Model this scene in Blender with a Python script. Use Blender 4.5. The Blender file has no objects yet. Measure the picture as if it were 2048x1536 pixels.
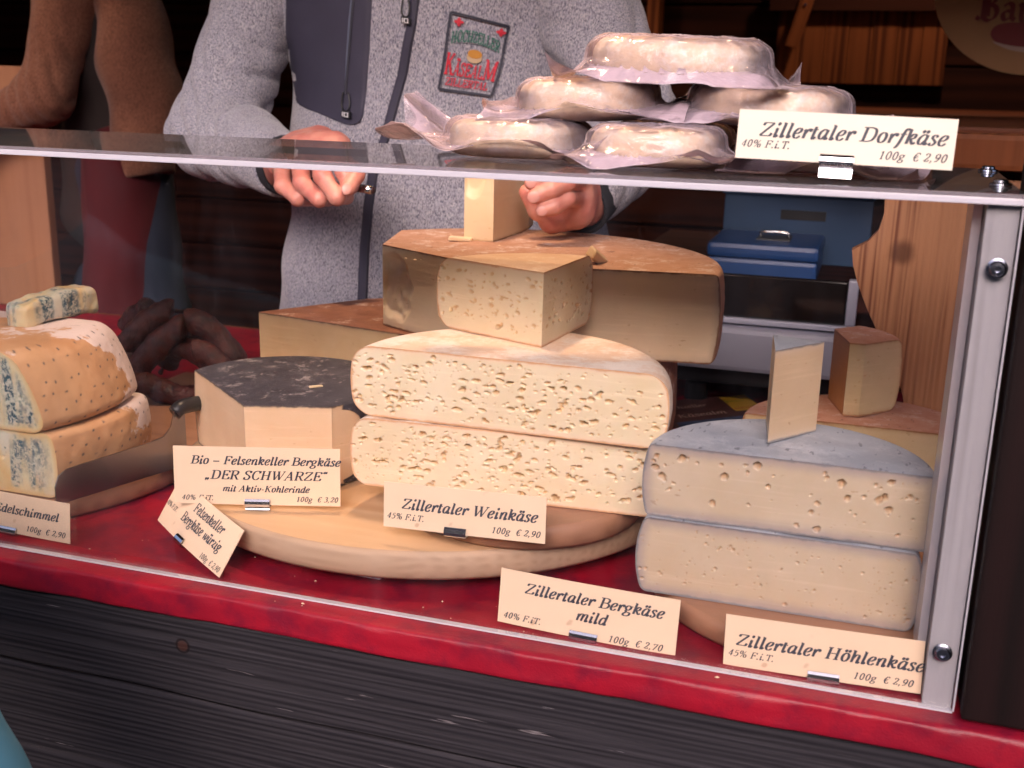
import bpy, math, random
import numpy as np
from mathutils import Vector, Matrix
from mathutils.bvhtree import BVHTree
S = bpy.context.scene
COL = S.collection
rnd = random.Random(7)
rng = np.random.default_rng(11)
R = math.radians
# ------------------------------------------------------------------ camera
FPX = 2250.0
CAM = np.array([-.0734, -.6819, .3769])
yaw, pitch, roll = R(17.596), R(15.327), R(1.278)
FW = np.array([-math.sin(yaw)*math.cos(pitch), math.cos(yaw)*math.cos(pitch), -math.sin(pitch)])
r0 = np.array([math.cos(yaw), math.sin(yaw), 0.]); u0 = np.cross(r0, FW)
RT = math.cos(roll)*r0 + math.sin(roll)*u0; UP = -math.sin(roll)*r0 + math.cos(roll)*u0
cd = bpy.data.cameras.new('camera'); cam = bpy.data.objects.new('camera', cd); COL.objects.link(cam)
cam.matrix_world = Matrix(((RT[0], UP[0], -FW[0], CAM[0]), (RT[1], UP[1], -FW[1], CAM[1]), (RT[2], UP[2], -FW[2], CAM[2]), (0, 0, 0, 1)))
cd.sensor_width = 36; cd.lens = FPX/2048*36; cd.clip_start = .02; cd.clip_end = 500
cd.dof.use_dof = True; cd.dof.focus_distance = .9; cd.dof.aperture_fstop = 11
S.camera = cam
# ------------------------------------------------------------------ sky, sun, exposure
W = bpy.data.worlds.new('World'); S.world = W; W.use_nodes = True
wn = W.node_tree.nodes; wl = W.node_tree.links; wn.clear()
sky = wn.new('ShaderNodeTexSky'); sky.sky_type = 'NISHITA'; sky.sun_disc = False
sky.sun_elevation = R(31); sky.sun_rotation = R(172); sky.dust_density = 5; sky.air_density = 1.2; sky.ozone_density = 1.5
hs = wn.new('ShaderNodeHueSaturation'); hs.inputs['Saturation'].default_value = 1.05
bg = wn.new('ShaderNodeBackground'); bg.inputs[1].default_value = .15
wo = wn.new('ShaderNodeOutputWorld')
wl.new(sky.outputs[0], hs.inputs['Color']); mxs = wn.new('ShaderNodeMix'); mxs.data_type = 'RGBA'; mxs.blend_type = 'MULTIPLY'; mxs.inputs[0].default_value = 1; mxs.inputs[7].default_value = (1, .89, .97, 1)
wl.new(hs.outputs[0], mxs.inputs[6]); wl.new(mxs.outputs[2], bg.inputs[0]); wl.new(bg.outputs[0], wo.inputs[0])
sd = bpy.data.lights.new('sun', 'SUN'); sd.energy = 1.1; sd.angle = R(38); sd.color = (.94, .905, 1)
sun = bpy.data.objects.new('sun', sd); COL.objects.link(sun)
az = R(172)   # from behind the camera
sdir = Vector((math.sin(az)*math.cos(R(31)), math.cos(az)*math.cos(R(31)), math.sin(R(31))))
sun.rotation_euler = sdir.to_track_quat('Z', 'Y').to_euler()
S.view_settings.view_transform = 'Standard'; S.view_settings.look = 'None'
S.view_settings.exposure = 1.1; S.view_settings.gamma = 1; S.view_settings.use_curve_mapping = False
S.cycles.use_denoising = True; S.cycles.max_bounces = 10; S.cycles.transparent_max_bounces = 24
S.cycles.sample_clamp_indirect = 6; S.cycles.caustics_reflective = False; S.cycles.caustics_refractive = False

# ------------------------------------------------------------------ helpers
def ray(px, py): return FW + RT*(px-1024)/FPX - UP*(py-768)/FPX
def atY(px, py, y): d = ray(px, py); return CAM + d*(y-CAM[1])/d[1]
def atZ(px, py, z): d = ray(px, py); return CAM + d*(z-CAM[2])/d[2]

def link(name, me, m=None, parent=None, smooth=False, loc=None):
    o = bpy.data.objects.new(name, me); COL.objects.link(o)
    if m is not None and not me.materials: me.materials.append(m)
    if parent is not None: o.parent = parent
    if loc is not None: o.location = loc
    if smooth: me.polygons.foreach_set('use_smooth', [True]*len(me.polygons))
    return o
def mesh(name, V, F):
    me = bpy.data.meshes.new(name); me.from_pydata([tuple(map(float, v)) for v in V], [], [tuple(map(int, f)) for f in F]); me.update(); return me
def tag(o, label, cat, group=None):
    o['label'] = label; o['category'] = cat
    if group: o['group'] = group
    return o
def thing(name, label, cat, loc=(0, 0, 0), group=None, rz=0):
    o = bpy.data.objects.new(name, None); o.empty_display_size = .02; COL.objects.link(o)
    o.location = loc; o.rotation_euler = (0, 0, rz); return tag(o, label, cat, group)
def struct(o): o['kind'] = 'structure'; return o

def vnoise(P, sc, seed=0):
    P = np.asarray(P, float)*sc; I = np.floor(P).astype(np.int64); f = P-I; f = f*f*(3-2*f)
    def h(i, j, k):
        n = (i*374761393 + j*668265263 + k*2147483647 + seed*974634777) & 0xffffffff
        n = ((n ^ (n >> 13))*1274126177) & 0xffffffff
        n = n ^ (n >> 16); return (n & 0xffff)/65535.
    out = 0
    for a in (0, 1):
        for b in (0, 1):
            for c in (0, 1):
                w = (f[..., 0] if a else 1-f[..., 0])*(f[..., 1] if b else 1-f[..., 1])*(f[..., 2] if c else 1-f[..., 2])
                out = out + w*h(I[..., 0]+a, I[..., 1]+b, I[..., 2]+c)
    return out*2-1

class Nt:
    def __init__(s, name):
        s.m = bpy.data.materials.new(name); s.m.use_nodes = True; s.t = s.m.node_tree; s.n = s.t.nodes; s.l = s.t.links
        s.n.clear(); s.out = s.n.new('ShaderNodeOutputMaterial')
        s.p = s.n.new('ShaderNodeBsdfPrincipled'); s.l.new(s.p.outputs[0], s.out.inputs[0])
        s.tc = s.n.new('ShaderNodeTexCoord')
    def set(s, sock, v):
        if hasattr(v, 'node'): s.l.new(v, sock)
        elif isinstance(v, (tuple, list)) and len(v) == 3 and sock.type == 'RGBA': sock.default_value = (*v, 1)
        else: sock.default_value = v
    def pset(s, **k):
        for a, v in k.items(): s.set(s.p.inputs[a.replace('_', ' ')], v)
    def co(s, scale=(1, 1, 1), which='Object', rot=(0, 0, 0), loc=(0, 0, 0)):
        mp = s.n.new('ShaderNodeMapping'); s.l.new(s.tc.outputs[which], mp.inputs[0])
        mp.inputs['Scale'].default_value = scale; mp.inputs['Rotation'].default_value = rot; mp.inputs['Location'].default_value = loc
        return mp.outputs[0]
    def noise(s, v, scale=5, detail=4, rough=.55, dist=0, out=0):
        n = s.n.new('ShaderNodeTexNoise'); s.l.new(v, n.inputs['Vector']); n.inputs['Scale'].default_value = scale
        n.inputs['Detail'].default_value = detail; n.inputs['Roughness'].default_value = rough; n.inputs['Distortion'].default_value = dist
        return n.outputs[out]
    def vor(s, v, scale=5, feat='F1', out=0, rand=1):
        n = s.n.new('ShaderNodeTexVoronoi'); n.feature = feat; s.l.new(v, n.inputs['Vector']); n.inputs['Scale'].default_value = scale
        n.inputs['Randomness'].default_value = rand; return n.outputs[out]
    def wave(s, v, scale=5, dist=2, det=2, dscale=1, kind='BANDS', d='X'):
        n = s.n.new('ShaderNodeTexWave'); n.wave_type = kind
        if kind == 'BANDS': n.bands_direction = d
        else: n.rings_direction = d
        s.l.new(v, n.inputs['Vector']); n.inputs['Scale'].default_value = scale; n.inputs['Distortion'].default_value = dist
        n.inputs['Detail'].default_value = det; n.inputs['Detail Scale'].default_value = dscale; return n.outputs[1]
    def rng(s, v, a, b, c=0, d=1, smooth=False):
        n = s.n.new('ShaderNodeMapRange'); s.set(n.inputs[0], v)
        if smooth: n.interpolation_type = 'SMOOTHSTEP'
        for i, x in zip((1, 2, 3, 4), (a, b, c, d)): n.inputs[i].default_value = x
        return n.outputs[0]
    def mix(s, f, a, b, mode='MIX'):
        n = s.n.new('ShaderNodeMix'); n.data_type = 'RGBA'; n.blend_type = mode
        s.set(n.inputs[0], f); s.set(n.inputs[6], a); s.set(n.inputs[7], b); return n.outputs[2]
    def math(s, op, a, b=0.):
        n = s.n.new('ShaderNodeMath'); n.operation = op; s.set(n.inputs[0], a); s.set(n.inputs[1], b); return n.outputs[0]
    def attr(s, name):
        n = s.n.new('ShaderNodeAttribute'); n.attribute_name = name; return n.outputs['Fac']
    def sep(s, v, i):
        n = s.n.new('ShaderNodeSeparateXYZ'); s.l.new(v, n.inputs[0]); return n.outputs[i]
    def bump(s, h, strength=.3, dist=.002, normal=None):
        n = s.n.new('ShaderNodeBump'); s.l.new(h, n.inputs['Height']); n.inputs['Strength'].default_value = strength
        n.inputs['Distance'].default_value = dist
        if normal is not None: s.l.new(normal, n.inputs['Normal'])
        s.l.new(n.outputs[0], s.p.inputs['Normal']); return n.outputs[0]

def plain(name, c, rough=.5, metal=0, bumpsc=0, bs=.2, var=.12, vsc=20):
    t = Nt(name); v = t.co()
    n = t.noise(v, vsc, 4)
    t.pset(Base_Color=t.mix(n, tuple(x*(1-var) for x in c), tuple(min(1, x*(1+var)) for x in c)), Roughness=rough, Metallic=metal)
    if bumpsc: t.bump(t.noise(v, bumpsc, 3), bs, .001)
    return t.m
def wood(name, light, dark, axis=0, sc=60, rings=9, rough=.55, bump=.3, knots=(), streak=.5, wear=None, stretch=.06, knotc=None):
    t = Nt(name); s3 = [1, 1, 1]; s3[axis] = stretch
    v = t.co(tuple(s3)); n1 = t.noise(v, sc*.12, 3, .5, .4); n2 = t.noise(v, sc*2.2, 6, .7)
    w = t.wave(v, rings, 6, 3, 1.5, 'BANDS', 'XYZ'[(axis+1) % 3] if True else 'X')
    w2 = t.wave(v, rings, 6, 3, 1.5, 'BANDS', 'XYZ'[(axis+2) % 3])
    f = t.math('ADD', t.math('MULTIPLY', n1, .7), t.math('MULTIPLY', t.math('MULTIPLY', w, w2), streak))
    f = t.math('ADD', f, t.math('MULTIPLY', n2, .35))
    col = t.mix(t.rng(f, .35, 1.15), light, dark)
    for (kp, kr) in knots:
        vv = t.n.new('ShaderNodeVectorMath'); vv.operation = 'DISTANCE'; mp = t.co(); t.l.new(mp, vv.inputs[0]); vv.inputs[1].default_value = kp
        dn = t.math('ADD', vv.outputs['Value'], t.math('MULTIPLY', t.noise(mp, 60, 2), kr*.5))
        col = t.mix(t.rng(dn, kr*1.6, kr*.7, 0, .8, True), col, knotc or tuple(x*.45 for x in dark))
        if knotc: col = t.mix(t.rng(t.math('ABSOLUTE', t.math('SUBTRACT', dn, kr*1.25)), kr*.28, kr*.02, 0, .9), col, (.006, .004, .005))
    if wear:
        s4 = [1, 1, 1]; s4[axis] = .07
        wn_ = t.noise(t.co(tuple(s4), loc=(3, 1, 2)), 120, 4, .65)
        col = t.mix(t.rng(wn_, .675, .72, 0, .8), col, wear)
    t.pset(Base_Color=col, Roughness=rough, Specular_IOR_Level=.5 if light[0] > .3 else .15)
    h = t.math('ADD', t.math('MULTIPLY', w, .5), t.math('MULTIPLY', n2, .8)); t.bump(h, bump, .0015)
    return t.m

def box_me(x0, x1, y0, y1, z0, z1, bev=0., name='box'):
    import bmesh
    bm = bmesh.new(); bmesh.ops.create_cube(bm, size=1)
    for v in bm.verts: v.co = Vector(((x0+x1)/2+v.co.x*(x1-x0), (y0+y1)/2+v.co.y*(y1-y0), (z0+z1)/2+v.co.z*(z1-z0)))
    if bev: bmesh.ops.bevel(bm, geom=bm.edges[:], offset=bev, segments=2, profile=.6, affect='EDGES')
    me = bpy.data.meshes.new(name); bm.to_mesh(me); bm.free(); return me
def box(name, b, m, parent=None, bev=0.): return link(name, box_me(*b, bev=bev), m, parent)
def grid_faces(nu, nv, closed=False, off=0):
    F = []
    for i in range(nu-1):
        for j in range(nv-1 if not closed else nv):
            j2 = (j+1) % nv; F.append((off+i*nv+j, off+i*nv+j2, off+(i+1)*nv+j2, off+(i+1)*nv+j))
    return F
def lathe_me(prof, n=96, name='lathe', caps=(1, 1)):
    V = []; 
    for r, z in prof:
        for k in range(n): a = 2*math.pi*k/n; V.append((r*math.cos(a), r*math.sin(a), z))
    F = grid_faces(len(prof), n, True)
    if caps[0]: F.append(tuple(range(n))[::-1])
    if caps[1]: F.append(tuple((len(prof)-1)*n+k for k in range(n)))
    if prof[-1][1] < prof[0][1] or (prof[-1][1] == prof[0][1] and prof[-1][0] > prof[0][0]): F = [f[::-1] for f in F]
    return mesh(name, V, F)
def catmull(P, n=12, closed=False):
    P = [np.array(p, float) for p in P]; out = []; N = len(P)
    rngi = range(N) if closed else range(N-1)
    for i in rngi:
        p1, p2 = P[i], P[(i+1) % N]
        p0 = P[i-1] if (closed or i > 0) else 2*p1-p2
        p3 = P[(i+2) % N] if (closed or i < N-2) else 2*p2-p1
        for k in range(n):
            t = k/n; out.append(.5*((2*p1)+(-p0+p2)*t+(2*p0-5*p1+4*p2-p3)*t*t+(-p0+3*p1-3*p2+p3)*t**3))
    if not closed: out.append(P[-1])
    return np.array(out)
def tube_me(P, rad, n=16, name='tube', cap=True):
    P = np.array(P, float); N = len(P)
    rad = np.full(N, rad) if np.isscalar(rad) else np.array(rad)
    T = np.gradient(P, axis=0); T /= np.linalg.norm(T, axis=1)[:, None]+1e-12
    a = np.array([0, 0, 1.]) if abs(T[0][2]) < .9 else np.array([1., 0, 0]); V = []
    for i in range(N):
        b = np.cross(T[i], a); b /= np.linalg.norm(b); a = np.cross(b, T[i])
        for k in range(n):
            th = 2*math.pi*k/n; V.append(P[i]+rad[i]*(math.cos(th)*b+math.sin(th)*a))
    F = [f[::-1] for f in grid_faces(N, n, True)]
    if cap: F.append(tuple(range(n))); F.append(tuple((N-1)*n+k for k in range(n))[::-1])
    return mesh(name, V, F)
def set_attr(me, name, vals):
    a = me.attributes.new(name, 'FLOAT', 'POINT'); a.data.foreach_set('value', np.asarray(vals, np.float32))
def interp(y, tab):
    xs = [a for a, _ in tab]; ys = [b for _, b in tab]; return float(np.interp(y, xs, ys))

# ---- signed distance bodies and a surface-net mesher
def cone(P, a, b, ra, rb):
    a = np.array(a, float); b = np.array(b, float); ba = b-a; h = np.clip(((P-a)@ba)/(ba@ba), 0, 1)
    return np.linalg.norm(P-a-h[..., None]*ba, axis=-1)-(ra+(rb-ra)*h)
def ell(P, c, r, M=None):
    q = P-np.array(c, float)
    if M is not None: q = q@M
    r = np.array(r, float); k0 = np.linalg.norm(q/r, axis=-1); k1 = np.linalg.norm(q/(r*r), axis=-1)+1e-9
    return k0*(k0-1)/k1
def smin(a, b, k):
    h = np.clip(.5+.5*(b-a)/k, 0, 1); return b*(1-h)+a*h-k*h*(1-h)
def surfnet(fn, lo, hi, h):
    ax = [np.arange(lo[i], hi[i]+h, h) for i in range(3)]; sh = tuple(len(a) for a in ax)
    D = np.empty(sh, np.float32)
    for i in range(0, sh[0], 8):
        G = np.stack(np.meshgrid(ax[0][i:i+8], ax[1], ax[2], indexing='ij'), -1); D[i:i+8] = fn(G)
    D[0] = np.maximum(D[0], h); D[-1] = np.maximum(D[-1], h); D[:, 0] = np.maximum(D[:, 0], h); D[:, -1] = np.maximum(D[:, -1], h)
    D[:, :, 0] = np.maximum(D[:, :, 0], h); D[:, :, -1] = np.maximum(D[:, :, -1], h)
    ins = D < 0; c = tuple(s-1 for s in sh); acc = np.zeros(c+(3,), np.float32); cnt = np.zeros(c, np.int16)
    sl = lambda o, ln: slice(o, o+ln)
    for axn in range(3):
        o1, o2 = [i for i in range(3) if i != axn]
        for p in (0, 1):
            for q in (0, 1):
                off = [0, 0, 0]; off[o1] = p; off[o2] = q
                s0 = tuple(sl(off[i], c[i]) for i in range(3)); off2 = list(off); off2[axn] = 1
                s1 = tuple(sl(off2[i], c[i]) for i in range(3))
                a, b = D[s0], D[s1]; cr = ins[s0] != ins[s1]
                t = np.where(cr, a/np.where(cr, a-b, 1), 0)
                v = np.zeros(c+(3,), np.float32); v[..., axn] = t; v[..., o1] = p; v[..., o2] = q
                acc += v*cr[..., None]; cnt += cr
    act = cnt > 0; idx = np.full(c, -1, np.int64); idx[act] = np.arange(act.sum())
    I = np.argwhere(act); V = (I+acc[act]/cnt[act][:, None])*h+np.array(lo)
    Q = []
    for axn in range(3):
        o1, o2 = [(1, 2), (2, 0), (0, 1)][axn]
        s0 = [slice(None)]*3; s1 = [slice(None)]*3; s0[axn] = slice(0, -1); s1[axn] = slice(1, None)
        cr = ins[tuple(s0)] != ins[tuple(s1)]; w = np.argwhere(cr)
        w = w[(w[:, o1] > 0) & (w[:, o2] > 0) & (w[:, o1] < sh[o1]-1) & (w[:, o2] < sh[o2]-1)]
        def cell(d1, d2): x = w.copy(); x[:, o1] += d1; x[:, o2] += d2; return idx[x[:, 0], x[:, 1], x[:, 2]]
        q = np.stack([cell(-1, -1), cell(0, -1), cell(0, 0), cell(-1, 0)], 1)
        fl = ~ins[w[:, 0], w[:, 1], w[:, 2]]; q[fl] = q[fl][:, ::-1]; Q.append(q)
    Q = np.concatenate(Q); Q = Q[(Q >= 0).all(1)]
    return V, Q
def vnormals(V, Q):
    n = np.cross(V[Q[:, 2]]-V[Q[:, 0]], V[Q[:, 3]]-V[Q[:, 1]]); N = np.zeros_like(V)
    for k in range(4): np.add.at(N, Q[:, k], n)
    return N/(np.linalg.norm(N, axis=1)[:, None]+1e-12)
def fast_mesh(name, V, Q):
    me = bpy.data.meshes.new(name); n = len(V); m = len(Q)
    me.vertices.add(n); me.vertices.foreach_set('co', np.asarray(V, np.float32).ravel())
    me.loops.add(m*4); me.loops.foreach_set('vertex_index', np.asarray(Q, np.int32).ravel())
    me.polygons.add(m); me.polygons.foreach_set('loop_start', np.arange(0, m*4, 4, dtype=np.int32))
    me.polygons.foreach_set('use_smooth', np.ones(m, bool)); me.update(calc_edges=True); me.validate(); return me
def body(name, fn, lo, hi, h, m, parent, disp=None):
    V, Q = surfnet(fn, lo, hi, h)
    if disp is not None: V = V+vnormals(V, Q)*disp(V)[:, None]
    me = fast_mesh(name, V, Q); return link(name, me, m, parent)

# ------------------------------------------------------------------ lettering (strokes drawn by a flat pen)
G = {
'Z': (.60, 'l.08,.63 .53,.63 .05,.03 .52,.03|l.1,.63 .07,.5|l.51,.03 .56,.17'),
'D': (.70, 'l.16,.02 .16,.64|c.16,.64 .38,.64 .56,.56 .62,.33 .55,.1 .36,.02 .16,.02|s.1,.02,.18|s.1,.64,.18'),
'W': (.93, 'l.12,.64 .27,.02|H.27,.02 .48,.5|l.46,.62 .6,.02|H.6,.02 .86,.64|s.12,.64,.2|s.46,.64,.18|s.85,.64,.18'),
'B': (.64, 'l.16,.02 .16,.64|c.16,.64 .36,.64 .5,.58 .52,.47 .44,.37 .2,.345|c.2,.345 .44,.34 .57,.27 .57,.15 .48,.05 .34,.02 .16,.02|s.1,.02,.18|s.1,.64,.18'),
'H': (.76, 'l.17,.02 .17,.64|l.58,.02 .58,.64|l.17,.33 .58,.33|s.17,.02,.24|s.17,.64,.24|s.58,.02,.24|s.58,.64,.24'),
'F': (.60, 'l.17,.02 .17,.64|l.1,.64 .56,.64|l.56,.64 .55,.5|l.17,.34 .42,.34|l.42,.42 .42,.26|s.17,.02,.26'),
'E': (.62, 'l.17,.02 .17,.64|l.1,.64 .55,.64|l.55,.64 .54,.51|l.17,.34 .42,.34|l.42,.42 .42,.26|l.1,.02 .55,.02|l.55,.02 .59,.17'),
'S': (.54, 'c.47,.5 .44,.6 .3,.65 .16,.6 .12,.5 .2,.4 .36,.31 .45,.2 .4,.07 .26,0 .12,.05 .08,.18|l.47,.5 .47,.66|l.08,.16 .08,0'),
'C': (.64, 'c.58,.48 .52,.6 .38,.65 .2,.58 .11,.38 .14,.16 .27,.02 .44,.01 .58,.16|l.58,.48 .58,.66'),
'R': (.68, 'l.16,.02 .16,.64|c.16,.64 .38,.64 .52,.58 .53,.46 .45,.35 .2,.32|l.34,.33 .56,.02|s.16,.02,.24|s.1,.64,.16|s.6,.02,.14'),
'A': (.68, 'H.08,.02 .38,.65|l.36,.65 .54,.02|l.18,.22 .46,.22|s.08,.02,.18|s.54,.02,.22'),
'K': (.70, 'l.17,.02 .17,.64|H.19,.3 .56,.64|l.3,.4 .56,.02|s.17,.02,.24|s.17,.64,.24|s.58,.02,.2|s.56,.64,.18'),
'T': (.60, 'l.31,.02 .31,.64|l.06,.64 .56,.64|l.06,.64 .06,.5|l.56,.64 .56,.5|s.31,.02,.26'),
'M': (.88, 'H.15,.02 .15,.64|l.17,.64 .42,.04|H.42,.04 .7,.64|l.72,.02 .72,.64|s.13,.02,.18|s.12,.64,.14|s.72,.02,.24|s.76,.64,.14'),
'L': (.58, 'l.17,.02 .17,.64|l.1,.02 .52,.02|l.52,.02 .55,.18|s.17,.64,.24'),
'O': (.70, 'C.35,.66 .14,.54 .09,.33 .14,.12 .35,0 .56,.12 .61,.33 .56,.54'),
'I': (.36, 'l.18,.02 .18,.64|s.18,.02,.24|s.18,.64,.24'),
'a': (.50, 'c.38,.4 .26,.45 .12,.34 .08,.16 .14,.03 .24,.03 .36,.2|l.4,.44 .36,.1|c.36,.12 .37,.02 .42,.01 .48,.09'),
'b': (.50, 'l.12,.66 .12,.1|c.12,.2 .22,.42 .34,.45 .43,.33 .4,.14 .28,.01 .16,.02 .12,.1|s.07,.66,.1'),
'c': (.42, 'c.37,.36 .3,.45 .18,.42 .08,.26 .09,.1 .18,0 .3,.03 .38,.11'),
'd': (.50, 'l.4,.66 .37,.08|c.37,.36 .26,.45 .13,.36 .08,.18 .12,.04 .22,.01 .36,.16|s.36,.66,.1|c.37,.1 .39,.0 .48,.09'),
'e': (.42, 'c.1,.2 .24,.22 .35,.32 .33,.43 .22,.44 .11,.32 .08,.15 .14,.02 .25,0 .38,.1'),
'f': (.34, 'c.4,.6 .34,.67 .26,.62 .22,.44 .17,.05 .1,-.15 .02,-.2|l.08,.42 .36,.42'),
'g': (.48, 'C.23,.44 .1,.36 .1,.24 .22,.17 .34,.24 .36,.37|l.34,.41 .47,.41|c.18,.18 .12,.1 .22,.05 .38,0 .38,-.13 .22,-.2 .06,-.16 .06,-.06 .18,.04'),
'h': (.52, 'l.12,.66 .12,.0|c.12,.2 .22,.4 .34,.44 .4,.36 .38,.1|c.38,.14 .38,.02 .43,0 .5,.08|s.07,.66,.1'),
'i': (.28, 'l.14,.4 .12,.1|c.12,.12 .12,.01 .17,0 .25,.09|H.05,.33 .14,.42|d.15,.6'),
'k': (.50, 'l.12,.66 .12,.0|c.12,.2 .28,.43 .4,.42 .38,.28 .2,.22|c.22,.24 .34,.05 .4,.01 .48,.08|s.07,.66,.1'),
'l': (.28, 'l.14,.66 .12,.1|c.12,.12 .12,.01 .17,0 .25,.09|s.09,.66,.1'),
'm': (.76, 'l.12,.42 .12,.0|c.12,.2 .22,.4 .32,.44 .38,.36 .36,.0|c.37,.2 .46,.4 .57,.44 .63,.36 .61,.1|c.61,.12 .61,.01 .66,0 .74,.09|H.04,.34 .12,.43'),
'n': (.52, 'l.12,.42 .12,.0|c.12,.2 .22,.4 .34,.44 .4,.36 .38,.1|c.38,.12 .38,.01 .43,0 .51,.09|H.04,.34 .12,.43'),
'o': (.46, 'C.24,.45 .12,.37 .08,.2 .13,.05 .23,0 .35,.08 .39,.25 .34,.4'),
'r': (.38, 'l.12,.42 .12,.0|c.12,.18 .2,.36 .3,.44 .37,.4|d.35,.38|H.04,.34 .12,.43'),
's': (.36, 'c.32,.35 .24,.45 .13,.41 .12,.31 .22,.22 .29,.12 .22,.01 .11,.0 .05,.1'),
't': (.30, 'l.14,.56 .12,.1|c.12,.12 .13,.01 .18,0 .27,.09|l.04,.42 .28,.42'),
'u': (.52, 'c.12,.42 .1,.14 .14,.02 .24,.04 .36,.2|l.38,.44 .37,.1|c.37,.12 .37,.01 .42,0 .5,.09|H.04,.36 .12,.42'),
'v': (.44, 'l.11,.42 .18,.02|c.18,.01 .3,.12 .38,.28 .36,.42|H.04,.38 .11,.43'),
'w': (.64, 'l.11,.42 .16,.02|H.16,.02 .34,.36|l.33,.42 .38,.02|c.38,.02 .52,.14 .59,.3 .56,.43|H.04,.38 .11,.43'),
'z': (.40, 'l.08,.41 .34,.41|l.34,.41 .07,.04|c.07,.04 .18,.08 .28,.0 .35,.08'),
'y': (.46, 'l.11,.42 .2,.04|c.38,.42 .34,.2 .2,-.04 .08,-.18'),
'p': (.50, 'l.12,.42 .1,-.18|c.12,.2 .22,.42 .34,.45 .43,.33 .4,.14 .28,.01 .16,.02|s.1,-.19,.2'),
'0': (.50, 'C.25,.65 .13,.52 .1,.32 .13,.12 .25,0 .37,.12 .4,.32 .37,.52'),
'1': (.50, 'l.26,.02 .26,.62|H.12,.54 .26,.65|s.26,.02,.24'),
'2': (.50, 'c.11,.5 .15,.62 .27,.65 .39,.56 .36,.4 .22,.2 .07,.04|l.07,.04 .38,.04|l.38,.04 .42,.15'),
'3': (.50, 'c.12,.54 .24,.65 .37,.57 .36,.43 .22,.35|c.22,.35 .38,.32 .41,.17 .31,.03 .16,.0 .07,.07'),
'4': (.50, 'l.32,.0 .32,.64|H.32,.64 .06,.2|l.06,.19 .44,.19'),
'5': (.50, 'H.16,.62 .13,.36|l.16,.61 .42,.61|c.13,.36 .3,.4 .41,.28 .36,.08 .22,0 .07,.05'),
'6': (.50, 'c.42,.62 .22,.54 .1,.3 .12,.08 .25,0 .38,.1 .38,.28 .27,.37 .13,.28'),
'7': (.50, 'l.1,.61 .44,.61|l.44,.61 .16,.0|l.1,.61 .09,.5'),
'8': (.50, 'C.25,.64 .14,.54 .16,.42 .32,.3 .4,.15 .25,0 .1,.13 .18,.3 .34,.42 .36,.55'),
'9': (.50, 'c.08,.03 .28,.11 .4,.34 .38,.57 .25,.65 .12,.55 .12,.38 .23,.28 .37,.38'),
'%': (.80, 'C.2,.64 .1,.58 .1,.4 .2,.34 .3,.4 .3,.58|H.2,.0 .58,.65|C.58,.3 .48,.24 .48,.06 .58,0 .68,.06 .68,.24'),
'.': (.24, 'd.1,.03'), ',': (.24, 'd.1,.04|H.13,.03 .05,-.12'),
'-': (.34, 'l.06,.21 .28,.21|l.06,.24 .28,.24'), '_': (.56, 'l.04,.22 .52,.22|l.04,.25 .52,.25'),
'"': (.36, 'd.1,.6|H.09,.6 .14,.7|d.24,.6|H.23,.6 .28,.7'), ';': (.36, 'd.08,.03|H.11,.02 .03,-.1|d.22,.03|H.25,.02 .17,-.1'),
'$': (.56, 'c.5,.54 .42,.65 .28,.62 .17,.44 .16,.2 .26,.02 .4,.01 .5,.12|l.06,.4 .42,.4|l.05,.27 .39,.27'),
' ': (.26, ''), '\t': (.6, ''),
}
for k, b in (('ä', 'a'), ('ö', 'o'), ('ü', 'u')): G[k] = (G[b][0], G[b][1]+'|d.17,.58|d.34,.58')
G['Ä'] = (G['A'][0], G['A'][1]+'|d.28,.78|d.46,.78'); G['€'] = G['$']; G['–'] = G['_']; G['„'] = G[';']; G['“'] = G['"']
FR = {  # broken-letter face of the round sign
'B': (.68, 'c.02,.5 .08,.62 .2,.6 .22,.45 .2,.12 .12,.02 .02,.06|c.2,.6 .34,.7 .48,.64 .5,.5 .36,.38 .24,.36|c.3,.38 .5,.36 .58,.22 .52,.06 .36,-.02 .2,.06|l.33,.62 .33,.08'),
'a': (.46, 'c.08,.36 .2,.44 .32,.38 .33,.1 .42,.02|c.32,.24 .16,.24 .08,.14 .14,.02 .3,.08'),
'u': (.48, 'c.04,.38 .12,.44 .13,.1 .2,.0 .34,.1|c.28,.38 .36,.44 .36,.1 .45,.02'),
'e': (.40, 'c.1,.2 .24,.26 .33,.34 .22,.44 .1,.34 .1,.1 .2,.0 .35,.08'),
'r': (.38, 'c.04,.38 .12,.44 .14,.04 .2,.0|c.14,.3 .26,.44 .36,.38'),
}
def glyph_strokes(ch, font=G):
    adv, s = font.get(ch, G[' ']); out = []
    for part in s.split('|'):
        if not part: continue
        k = part[0]
        if k in 'lcCH':
            P = [tuple(map(float, p.split(','))) for p in part[1:].split()]
            if k == 'c': P = catmull(P, 5)
            elif k == 'C': P = catmull(P, 5, True); P = np.vstack([P, P[:1]])
            out.append((k, np.array(P)))
        else: out.append((k, tuple(map(float, part[1:].split(',')))))
    return adv, out
def text_width(t, track=0, font=G): return sum(font.get(c, G[' '])[0]+track for c in t)
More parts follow.
